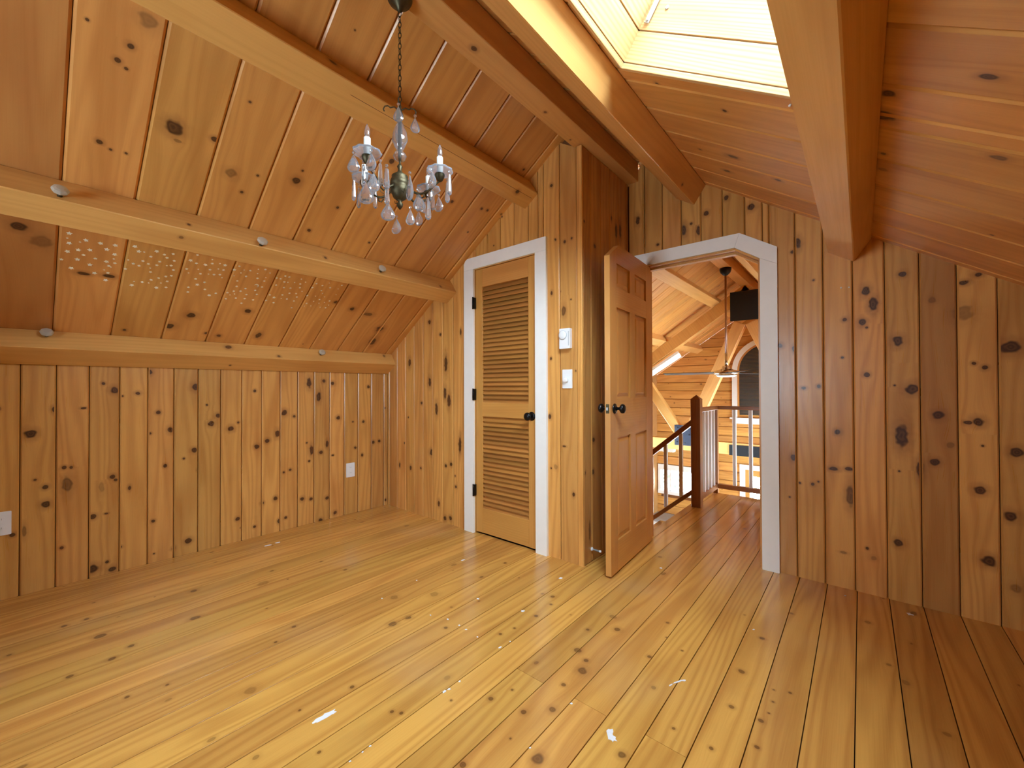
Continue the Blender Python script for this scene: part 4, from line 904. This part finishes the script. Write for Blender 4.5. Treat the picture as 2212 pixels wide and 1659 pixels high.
for a, b in zip(zj[:-1], zj[1:]):
    def lo(u): return max(XL, RX-(RZ-u)/SL)
    def hi(u): return min(XR, RX+(RZ-u)/SL)
    iv = [q for q in (H1, H2) if not (b < q[2]+0.002 or a > q[3]-0.002)]
    cur = lo
    for q in iv: sF.plank(a, b, cur, q[0], rnd=0.45); cur = q[1]
    sF.plank(a, b, cur, hi, rnd=0.45)
portal('daylight_far_window', ((H1[0]+H1[1])/2, F1+0.02, (H1[2]+H1[3])/2), (-1, 0, 0), AZ, H1[1]-H1[0], H1[3]-H1[2])
# arched window
aw = empty('window_3', (RX, YFAR, 0.4), label='arched window with white casing and a dark woven blind on the far wall', cat='window', kind='structure')
def ringpoly(r0, r1, zc, zb, n=20):
    out = [(RX+r1*math.cos(t), zc+r1*math.sin(t)) for t in np.linspace(0, math.pi, n)]; inn = [(RX+r0*math.cos(t), zc+r0*math.sin(t)) for t in np.linspace(math.pi, 0, n)]
    return out, inn
def arch(name, r0, r1, zc, zb, y0, y1, mat):
    n = 24; V = []; F = []
    path = [(1, 0, zb)]+[(math.cos(t), math.sin(t), None) for t in np.linspace(0, math.pi, n)]+[(-1, 0, zb)]
    for c_, s_, z_ in path:
        for r, y in ((r0, y0), (r1, y0), (r1, y1), (r0, y1)): V.append((r*c_, y-YFAR, (z_ if z_ is not None else zc+r*s_)-0.4))
    m = len(path)
    for j in range(m-1):
        for k in range(4): F.append((j*4+k, j*4+(k+1) % 4, (j+1)*4+(k+1) % 4, (j+1)*4+k))
    F.append((3, 2, 1, 0)); F.append(tuple(range((m-1)*4, m*4)))
    o = link(name, mesh(name, V, F, mat)); o.parent = aw; return o
arch('casing', 0.565, 0.66, 1.47, 0.52, YFAR-0.03, YFAR-0.0005, M_WHITE); arch('sash', 0.53, 0.564, 1.47, 0.53, YFAR-0.018, YFAR-0.0005, M_DOOR)
nb = 52
for i in range(nb):
    z = 0.585+i*0.0275
    half = 0.525 if z < 1.47 else math.sqrt(max(0.0, 0.525**2-(z-1.47)**2))
    if half < 0.05: continue
    box('blind_slat', (RX-half, YFAR-0.010+0.002*(i % 2), z), (RX+half, YFAR-0.004, z+0.024), M_BLIND, aw, axis=0)
box('sill', (RX-0.70, YFAR-0.06, 0.495), (RX+0.70, YFAR-0.0005, 0.525), M_WHITE, aw, axis=0); box('apron', (RX-0.66, YFAR-0.028, 0.405), (RX+0.66, YFAR-0.0005, 0.494), M_WHITE, aw, axis=0)
# kitchen window low on the far wall
kw_ = slab('window_4', [xz(rect(H1[0]-0.06, H1[3], H1[1]+0.06, H1[3]+0.12), YFAR-0.025, YFAR-0.0005), xz(rect(H1[0]-0.06, H1[2]-0.07, H1[1]+0.06, H1[2]), YFAR-0.04, YFAR-0.0005), xz(rect(H1[0]-0.06, H1[2], H1[0], H1[3]), YFAR-0.025, YFAR-0.0005),
                xz(rect(H1[1], H1[2], H1[1]+0.06, H1[3]), YFAR-0.025, YFAR-0.0005)]+[xz(rect(x-0.02, H1[2], x+0.02, H1[3]), YFAR+0.02, YFAR+0.05) for x in (-3.30, -3.09)], M_WHITE, 'white framed low window seen through the stair balusters', 'window')
box('pane', (H1[0], YFAR+0.03, H1[2]), (H1[1], YFAR+0.035, H1[3]), M_PANE, kw_)
sc = [(-3.56, -0.20), (-3.56, -0.275)]
for i in range(9):
    x0 = -3.56+i*0.044
    sc += [(x0+0.044*(0.5-0.5*math.cos(t)), -0.275-0.022*math.sin(t)) for t in np.linspace(0.3, math.pi-0.1, 5)]
sc += [(-3.164, -0.275), (-3.164, -0.20)]
prism('shelf_valance', sc, (0, YFAR-0.14, 0), AX, AZ, AY, 0.13, M_WHITE, label='white shelf with a scalloped edge behind the stair railing', cat='shelf')
cb = empty('base_cabinet', (-3.0, 9.1, LOWZ), label='pale cabinet with grey top below the low window', cat='cabinet')
box('body', (-3.56, 8.84, LOWZ), (-2.35, YFAR-0.001, -1.74), M_WHITE, cb); box('countertop', (-3.58, 8.80, -1.739), (-2.33, YFAR-0.001, -1.70), M_STONE, cb)
for i in range(3): box('cabinet_door', (-3.54+i*0.40, 8.822, LOWZ+0.1), (-3.16+i*0.40, 8.84, -1.78), M_WHITE, cb, cham=0.003)
# glazed door low on the far wall
gd = empty('door_3', (RX, YFAR, LOWZ), label='wooden glazed door in a white casing low on the far wall', cat='door', kind='structure')
for x0, x1, z0, z1 in ((-1.89, -1.79, LOWZ, -0.515), (-0.926, -0.826, LOWZ, -0.515), (-1.89, -0.826, -0.515, -0.42)): box('casing_board', (x0, YFAR-0.025, z0), (x1, YFAR-0.0005, z1), M_WHITE, gd)
for x0, x1, z0, z1 in ((-1.79, -1.715, LOWZ, -0.516), (-1.0, -0.926, LOWZ, -0.516), (-1.715, -1.0, -0.634, -0.516), (-1.715, -1.0, LOWZ, -2.2)): box('leaf_rail', (x0, YFAR-0.02, z0), (x1, YFAR-0.0005, z1), M_DOOR, gd)
box('pane', (-1.715, YFAR-0.012, -2.2), (-1.0, YFAR-0.007, -0.634), M_PANE, gd)
# truss
TY = 7.2
tr = empty('roof_truss', (RX, TY, 0), label='timber roof truss with black steel plates beyond the doorway', cat='truss')
for V_, N_ in ((VL, NL), (VR, NR)):
    prism('rafter', rect(0.10, 0.142, 2.60, 0.325), RID+np.array((0, TY, 0)), V_, N_, AY, 0.14, M_BEAM, tr, cham=0.004)
box('bottom_chord', (XL+0.01, TY, 0.085), (XR-0.01, TY+0.14, 0.27), M_BEAM, tr, cham=0.004)
def member(nm, a, b, w):
    a = np.array((a[0], 0, a[1])); b = np.array((b[0], 0, b[1])); d = b-a; L = np.linalg.norm(d); d = d/L; nn = np.array((-d[2], 0, d[0]))
    prism(nm, rect(-w/2, 0, w/2, 0.13), a+np.array((0, TY+0.004, 0)), nn, AY, d, L, M_BEAM, tr, cham=0.004)
for s in (-1, 1):
    fx = lambda x: RX+s*(RX-x)
    member('strut', (fx(-2.25), 0.271), (fx(-1.44), 2.15), 0.175); member('brace', (fx(-2.30), 0.271), (fx(-3.02), 1.33), 0.15)
    pl = box('steel_plate', (min(fx(-2.44), fx(-2.12)), TY-0.012, 0.165), (max(fx(-2.44), fx(-2.12)), TY-0.001, 0.505), M_NPLATE, tr, axis=0)
    for dx, dz in ((-2.39, 0.46), (-2.28, 0.47), (-2.17, 0.44), (-2.33, 0.36), (-2.2, 0.35), (-2.4, 0.22), (-2.27, 0.21), (-2.16, 0.23)):
        lathe('bolt', [(0.011, 0), (0.011, 0.008), (0.004, 0.010)], (fx(dx), TY-0.012, dz), (0, -1, 0), M_PLATE, tr, n=8)
box('steel_plate', (-1.565, TY-0.012, 2.185), (-1.151, TY-0.001, 2.640), M_PLATE, tr, axis=0)
box('steel_plate', (-1.595, TY-0.012, 0.075), (-1.121, TY-0.001, 0.240), M_PLATE, tr, axis=0)
# lit strip lamp under the rafter
a_ = hitY(1402, 812, TY+0.06); b_ = hitY(1469, 767, TY+0.06); dd = b_-a_; L_ = np.linalg.norm(dd); dd = dd/L_; nn = np.array((-dd[2], 0, dd[0]))
lp = empty('strip_lamp', a_, label='glowing white strip lamp along the truss rafter', cat='lamp')
prism('tube', chamf(rect(-0.034, -0.03, 0.034, 0.03), 0.012), a_-dd*0.5, nn, AY, dd, L_+0.5, M_LAMP, lp)
prism('lamp_body', rect(0.036, -0.034, 0.075, 0.034), a_-dd*0.5, nn, AY, dd, L_+0.5, M_WHITE, lp)
# ceiling fan
FX, FY = RX, 6.0
fan = empty('ceiling_fan', (FX, FY, 1.27), label='dark ceiling fan on a long rod beyond the doorway', cat='ceiling fan')
lathe('canopy', [(0.012, 2.625), (0.030, 2.635), (0.060, 2.665), (0.072, 2.700), (0.072, 2.7245)], (FX, FY, 0), AZ, M_IRON, fan, n=24)
lathe('rod', [(0.0135, 1.58), (0.0135, 2.63)], (FX, FY, 0), AZ, M_RAIL, fan, n=14); lathe('rod_sleeve', [(0.019, 1.40), (0.019, 1.60)], (FX, FY, 0), AZ, M_CHROME, fan, n=16)
lathe('motor', [(0.10, 1.305), (0.150, 1.315), (0.158, 1.340), (0.150, 1.360), (0.085, 1.378), (0.050, 1.400), (0.045, 1.425), (0.020, 1.432)], (FX, FY, 0), AZ, M_CHROME, fan, n=32)
lathe('light_disc', [(0.02, 1.280), (0.09, 1.284), (0.118, 1.296), (0.122, 1.306)], (FX, FY, 0), AZ, M_PLAST, fan, n=32)
for a in (180, 60, -60):
    aa = math.radians(a); d = np.array((math.cos(aa), math.sin(aa), 0)); s = np.array((-d[1], d[0], 0)); s = s*math.cos(0.2)+np.array((0, 0, 1))*math.sin(0.2); nn = np.cross(d, s)
    prism('blade', [(-0.055, -0.003), (0.055, -0.003), (0.055, 0.003), (-0.055, 0.003)], np.array((FX, FY, 1.338))+d*0.14, s, nn, d, 0.68, M_FANBLADE, fan)
# shrubs outside the low window
for k, (x, y) in enumerate(((-3.9, 10.6), (-2.6, 12.4))):
    r = random.Random(20+k); V = []; F = []
    for i in range(260):
        c = Vector((r.gauss(0, 0.3), r.gauss(0, 0.25), abs(r.gauss(0.9, 0.5)))); q = Vector((r.uniform(-1, 1), r.uniform(-1, 1), r.uniform(-1, 1))).normalized(); s = q.orthogonal().normalized(); t = q.cross(s); b = len(V)
        for u_, v_ in ((-0.09, 0), (0, -0.035), (0.09, 0), (0, 0.035)): V.append(c+s*u_+t*v_)
        F.append((b, b+1, b+2, b+3))
    sh = empty('shrub', (x, y, LOWZ), label=('leafy shrub outside the low window, nearer the stair side', 'leafy shrub outside the low window, further from the stairs')[k], cat='shrub')
    o = link('foliage', mesh('foliage', V, F, M_LEAF), parent=sh, kind='stuff'); tube('stem', [(x, y, LOWZ), (x+0.03, y, LOWZ+0.7)], 0.02, M_RAIL, sh)
